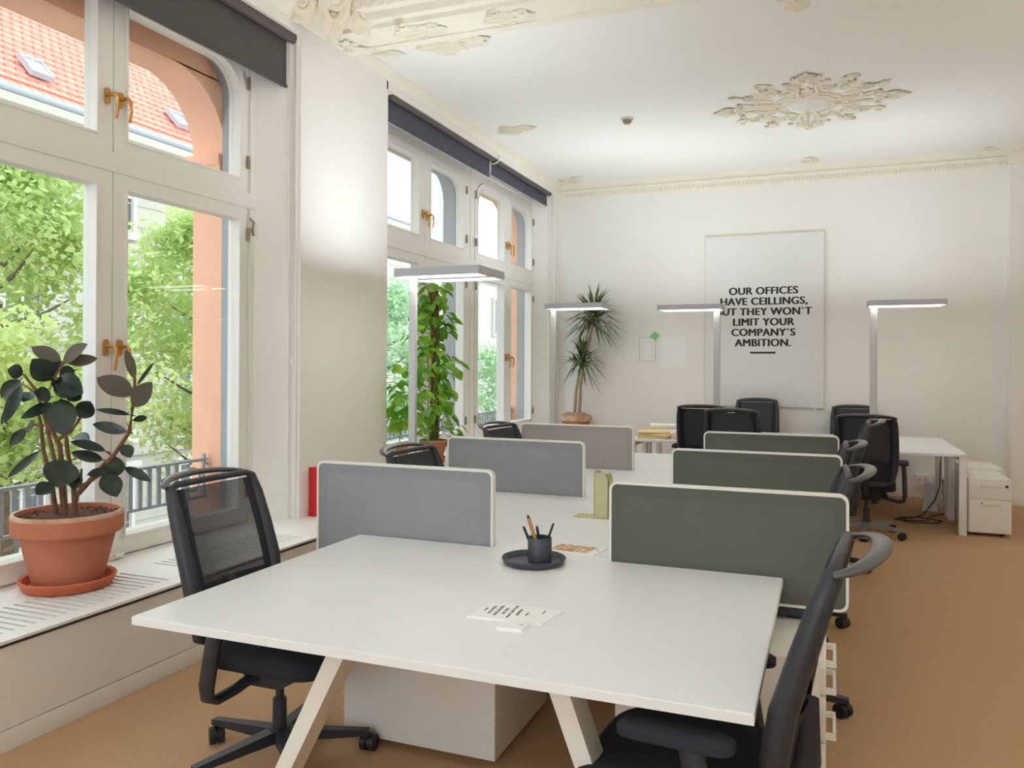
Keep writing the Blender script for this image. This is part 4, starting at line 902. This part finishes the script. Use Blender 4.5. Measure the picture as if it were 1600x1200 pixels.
for x, lab, plug in ((1.02, 'white double wall socket on the skirting left of the desk legs', False), (1.215, 'white wall socket with a black plug behind the desk legs', True)):
    t = thing('wall_socket', lab, 'socket', (x, YB-.018, .19)); m = MB(); m.box(-.075, .075, -.04, .016, -.055, .075, bev=.006); m.build('housing', 'sill', t)
    for dx in (-.035, .035):
        m = MB(); m.cyl((dx, -.043, .02), (dx, -.038, .02), .022, n=16); m.build('outlet', 'detector', t)
    if plug: m = MB(); m.cyl((.0, -.04, .02), (0, -.085, .015), .022, .015, n=12); m.build('plug', 'plug', t)
t = thing('cable_spine', 'white tapered cable stand on the floor under the far right desk', 'cable stand', (1.0, 9.45, 0)); m = MB(); R = []
for r, z in ((.075, 0), (.07, .02), (.052, .12), (.042, .28), (.038, .29)): R.append([m.V((r*a, .5*r*b, z)) for a, b in ((-1, -1), (1, -1), (1, 1), (-1, 1))])
m.bridge(R); m.build('body', 'leg', t, smooth=False)
m = MB(); m.tube([(1.10, 9.30, .70), (1.07, 9.20, .5), (1.08, 9.3, .3), (1.02, 9.2, .15), (.90, 9.05, .02), (.8, 8.9, .012), (.62, 8.75, .012), (.75, 8.62, .012), (.98, 8.66, .012), (1.04, 8.8, .012), (.85, 8.95, .012), (.66, 8.85, .012), (.72, 8.7, .012), (.92, 8.72, .02)], .006, n=6)
m.tube([(1.22, 10.28, .20), (1.2, 10.1, .1), (1.18, 9.7, .014), (1.14, 9.3, .014), (.95, 9.0, .014)], .005, n=6)
tag(m.build('power_cable', 'plug'), 'black power cable coiled on the carpet under the far right desk', 'cable')
# ------------------------------------------------------------------ plants
def pot(name, label, loc, r, h, saucer=True, mt='terra', cat='plant pot'):
    t = thing(name, label, cat, loc); z0 = .012 if saucer else 0
    m = MB(); m.lathe([(0, z0), (r*.60, z0), (r*.62, z0+.01), (r*.86, h*.72), (r*.965, h*.73), (r*1.0, h*.76), (r*1.0, h*.985), (r*.985, h), (r*.93, h), (r*.90, h*.9), (0, h*.88)], n=56); m.build('pot', mt, t)
    m = MB(); m.lathe([(r*1.002, h*.955), (r*1.002, h*.985), (r*.985, h+.002), (r*.93, h+.002), (r*.925, h*.97)], n=56); m.build('rim_crust', 'chalk', t)
    if saucer: m = MB(); m.lathe([(0, 0), (r*.74, 0), (r*.80, .01), (r*.875, .05), (r*.86, .056), (r*.80, .05), (r*.73, .012), (0, .011)], n=56); m.build('saucer', 'terra2', t)
    return t
def soil(t, r, h, seed=1):
    g = random.Random(seed); m = MB(); m.lathe([(r, h-.01), (r*.8, h+.006), (r*.4, h+.012), (0, h+.012)], n=32)
    for k in range(220):
        a, q = g.random()*6.28, r*math.sqrt(g.random())*.97; s = g.uniform(.004, .010); m.lathe([(0, -s*.6), (s, 0), (0, s*.7)], (q*math.cos(a), q*math.sin(a), h+.010), n=5)
    m.build('soil', 'soil', t, smooth=False)
RC = Vector((-3.398, 2.811, .441))
t = pot('rubber_plant', 'dark leaved rubber plant in a big terracotta pot on the near sill', RC, .243, .362, cat='plant'); soil(t, .222, .335)
RUBBER_LEAVES = [([-3.434,2.796,1.524],[-3.543,2.721,1.595],0.057),([-3.427,2.799,1.516],[-3.303,2.815,1.611],0.067),([-3.43,2.819,1.516],[-3.339,2.919,1.541],0.046),([-3.479,2.778,1.431],[-3.487,2.689,1.531],0.087),([-3.478,2.8,1.454],[-3.503,2.768,1.547],0.077),([-3.606,2.728,1.459],[-3.625,2.667,1.485],0.059),([-3.618,2.724,1.433],[-3.665,2.662,1.347],0.062),([-3.613,2.726,1.402],[-3.574,2.613,1.246],0.051),([-3.474,2.781,1.321],[-3.467,2.622,1.264],0.041),([-3.391,2.76,1.344],[-3.301,2.699,1.185],0.103),([-3.433,2.764,1.435],[-3.261,2.757,1.377],0.098),([-3.493,2.773,1.388],[-3.293,2.69,1.433],0.036),([-3.398,2.865,1.246],[-3.385,2.923,1.327],0.072),([-3.568,2.765,1.216],[-3.642,2.769,1.193],0.051),([-3.642,2.769,1.193],[-3.662,2.707,1.115],0.041),([-3.113,2.923,1.359],[-3.24,2.83,1.454],0.09),([-3.113,2.923,1.307],[-2.995,2.915,1.422],0.069),([-3.106,2.925,1.436],[-3.183,2.948,1.591],0.036),([-3.113,2.944,1.405],[-3.11,3.053,1.529],0.015),([-3.125,2.919,1.266],[-3.285,2.855,1.301],0.026),([-3.134,2.915,1.184],[-3.282,2.835,1.226],0.044),([-3.131,2.938,1.239],[-3.122,3.027,1.25],0.026),([-3.153,2.908,1.122],[-3.098,2.898,1.067],0.049),([-3.217,2.861,1.093],[-3.339,2.77,1.153],0.046),([-3.323,2.862,1.14],[-3.43,2.863,1.162],0.051),([-3.527,2.761,1.095],[-3.632,2.666,0.965],0.03),([-3.355,2.742,1.062],[-3.321,2.692,0.941],0.126),([-3.43,2.756,0.939],[-3.436,2.668,0.906],0.068),([-3.372,2.822,0.995],[-3.346,2.8,0.91],0.054),([-3.225,2.88,0.996],[-3.226,2.772,0.995],0.036),([-3.217,2.915,1.064],[-3.205,2.888,0.96],0.079),([-3.222,2.86,0.984],[-3.132,2.853,0.887],0.083),([-3.168,2.924,1.011],[-3.054,2.98,0.949],0.04),([-3.245,2.872,1.049],[-3.298,2.743,1.096],0.043),([-3.35,2.765,1.415],[-3.334,2.707,1.377],0.087),([-3.385,2.794,1.333],[-3.355,2.828,1.394],0.062),([-3.593,2.766,1.371],[-3.589,2.714,1.332],0.062),([-3.461,2.764,1.353],[-3.459,2.679,1.376],0.062),([-3.476,2.823,1.246],[-3.523,2.815,1.194],0.062),([-3.698,2.746,1.328],[-3.708,2.689,1.217],0.026),([-3.418,2.856,1.48],[-3.441,2.793,1.455],0.057)]
RUBBER_STEMS = [[[-3.452,2.791,0.779],[-3.472,2.783,0.908],[-3.513,2.766,1.095],[-3.526,2.761,1.223],[-3.536,2.757,1.269]],[[-3.418,2.804,0.773],[-3.432,2.798,0.923],[-3.473,2.782,1.088],[-3.502,2.77,1.234],[-3.546,2.752,1.382],[-3.601,2.73,1.456]],[[-3.382,2.819,0.773],[-3.345,2.833,0.919],[-3.342,2.834,1.006]],[[-3.345,2.833,0.919],[-3.272,2.862,0.967],[-3.245,2.872,0.988]],[[-3.355,2.829,0.887],[-3.245,2.872,1.021],[-3.201,2.889,1.066],[-3.127,2.918,1.184],[-3.113,2.923,1.307],[-3.104,2.926,1.436],[-3.116,2.921,1.492]],[[-3.368,2.824,0.794],[-3.379,2.819,0.952],[-3.406,2.808,1.095],[-3.411,2.806,1.157],[-3.435,2.796,1.198],[-3.507,2.768,1.239]],[[-3.412,2.807,0.793],[-3.44,2.795,1.116],[-3.497,2.772,1.234],[-3.507,2.768,1.3],[-3.47,2.782,1.439],[-3.422,2.801,1.516]],[[-3.449,2.791,1.146],[-3.392,2.813,1.183],[-3.345,2.832,1.25]],[[-3.517,2.764,1.208],[-3.55,2.751,1.218],[-3.593,2.734,1.2]],[[-3.201,2.889,1.066],[-3.234,2.876,1.091]],[[-3.134,2.915,1.184],[-3.12,2.92,1.251]],[[-3.551,2.75,1.372],[-3.608,2.728,1.413]]]
for s_ in RUBBER_STEMS:
    p = [Vector(q)-RC for q in s_]; n = len(p); r0 = .013 if n > 4 else .010 if n > 2 else .006
    if p[0].z < .36: p[0].z = .335; 
    m = MB(); m.tube(p, [r0*(1-.55*i/(n-1)) for i in range(n)], n=8); m.build('stem', 'stem', t)
g = random.Random(2); up_m = MB(); un_m = MB()
view = Vector((0, 0, EYE))
for k, (b, e, w) in enumerate(RUBBER_LEAVES):
    b, e = Vector(b), Vector(e); tov = (view-(b+e)/2).normalized(); n = (tov*1.0+Vector((g.uniform(-.5, .5), g.uniform(-.5, .5), g.uniform(-.1, .6)))).normalized()
    mm = un_m if k in (0, 1, 2, 15, 16, 17) else up_m
    mm.leaf(b-RC, e-RC, n, w*1.28, fold=.16, droop=.10, n=9, thick=.0018)
    mm.tube([b-RC-(e-b)*.14, b-RC], .003, n=5)
up_m.build('leaves', 'rubber', t, norm=False); un_m.build('pale_backed_leaves', 'rubberund', t, norm=False)
def pothos(t, h, cols, n, seed, z0, rad, size, pole=True):
    g = random.Random(seed)
    if pole: m = MB(); m.tube([(0, 0, z0), (.01, .01, z0+h*.5), (0, 0, z0+h)], .040, n=12); m.build('moss_pole', 'moss', t)
    m = MB(); v = MB()
    for k in range(n):
        f = g.random(); z = z0+.06+f*(h-.02); a = g.random()*6.283; r0 = .045 if pole else .02; q = rad*(g.uniform(.45, 1.1) if g.random() < .86 else g.uniform(1.2, 1.9))*(1.1-.35*f)
        p0 = Vector((r0*math.cos(a), r0*math.sin(a), z)); p1 = Vector((q*math.cos(a), q*math.sin(a), z+g.uniform(-.02, .08))); m.tube([p0, (p0+p1)/2+Vector((0, 0, .03)), p1], .0035, n=5)
        d = Vector((math.cos(a+g.uniform(-.7, .7)), math.sin(a+g.uniform(-.7, .7)), g.uniform(-1.2, -.1))).normalized(); L = size*g.uniform(.7, 1.25)
        v.leaf(p1, p1+d*L, Vector((math.cos(a)*.6, math.sin(a)*.6, .8))+Vector((g.uniform(-.5, .5), g.uniform(-.5, .5), 0)), L*.86, fold=.22, droop=.12, n=7, heart=True)
    for k in range(cols):
        a = g.random()*6.28; m.tube([(.05*math.cos(a), .05*math.sin(a), z0+.0), (.065*math.cos(a+.6), .065*math.sin(a+.6), z0+h*.3), (.05*math.cos(a+1.5), .05*math.sin(a+1.5), z0+h*.7)], .005, n=5)
    m.build('stems', leafstem, t); v.build('leaves', 'pothos', t, norm=False)
leafstem = M['pothos']
t = pot('climbing_plant', 'tall climbing ivy on a moss pole in a terracotta pot at the far window', (-3.27, 6.40, .64), .125, .20, cat='plant'); soil(t, .11, .175, 3)
pothos(t, 1.36, 6, 175, 5, .17, .18, .105)
t = pot('trailing_plant', 'smaller light green trailing plant in a small pot left of the climbing ivy', (-3.30, 5.95, .64), .085, .21, cat='plant'); soil(t, .075, .185, 4)
pothos(t, .62, 4, 66, 8, .18, .15, .10, pole=False)
t = thing('plant_stand', 'low white stand under the dragon plant in the corner', 'plant stand', (-3.075, 10.1, .64)); m = MB(); m.box(-.14, .14, -.14, .14, 0, .02, bev=.004); m.build('board', 'sill', t)
t = thing('dragon_plant', 'dragon plant with two spiky crowns in a clay bowl in the back corner', 'plant', (-3.075, 10.1, .66))
m = MB(); m.lathe([(0, 0), (.13, 0), (.15, .01), (.185, .12), (.20, .125), (.205, .19), (.19, .195), (.18, .17), (0, .165)], n=44); m.build('bowl', 'terra', t)
m = MB(); m.lathe([(.187, .122), (.204, .124), (.2075, .150), (.2075, .165), (.205, .194), (.19, .198)], n=44); m.build('rim_crust', 'chalk', t)
soil(t, .175, .165, 6)
m = MB(); g = random.Random(4)
for k in range(9): a = k*.7; m.lathe([(0, 0), (.05, .0), (.045, .04), (.02, .06), (0, .065)], (.11*math.cos(a), .11*math.sin(a), .17), n=8)
m.build('bark_mulch', 'cane', t)
crowns = []
for p in ([(-.02, 0, .16), (.0, .0, .5), (.07, 0, .86)], [(.04, .02, .16), (.06, .02, .6), (.12, .02, 1.0), (.24, .0, 1.42)]):
    m = MB(); m.tube(p, [.022, .019, .016, .014][:len(p)], n=10); m.build('cane', 'cane', t); crowns.append(Vector(p[-1]))
for c, n, L, sd_ in ((crowns[0], 85, .46, 1), (crowns[1], 120, .52, 2)):
    g = random.Random(sd_); m = MB()
    for k in range(n):
        a = g.random()*6.283; e = g.uniform(-.9, 1.45); b = c+Vector((0, 0, g.uniform(-.06, .1))); d = Vector((math.cos(a)*math.cos(e), math.sin(a)*math.cos(e), math.sin(e))); l = L*g.uniform(.7, 1.05)
        tip = b+d*l; tip.y = min(tip.y, .24); s = d.cross(Vector((0, 0, 1))).normalized(); dr = Vector((0, 0, -1))*l*.16
        mid = b.lerp(tip, .5)+Vector((0, 0, .03)); wv = s*.016
        for off in (0, .0012):
            z = Vector((0, 0, off)); A = [m.V(b-wv*.6+z), m.V(b+wv*.6+z)]; B = [m.V(mid-wv+z), m.V(mid+wv+z)]; Cq = [m.V(tip+dr*.8+z)]
            m.face([A[0], A[1], B[1], B[0]]); m.face([B[0], B[1], Cq[0]])
    m.build('leaf_crown', 'drac', t, norm=False)
t = thing('speaker_box', 'small grey box on the far window sill beside the dragon plant', 'box', (-3.42, 9.72, .64)); m = MB(); m.box(-.10, .10, -.13, .13, 0, .10, bev=.006); m.build('body', 'iron', t)
m = MB(); m.box(-.11, .11, -.14, .14, .10, .115, bev=.003); m.build('lid', 'leg', t)
bpy.context.view_layer.update()
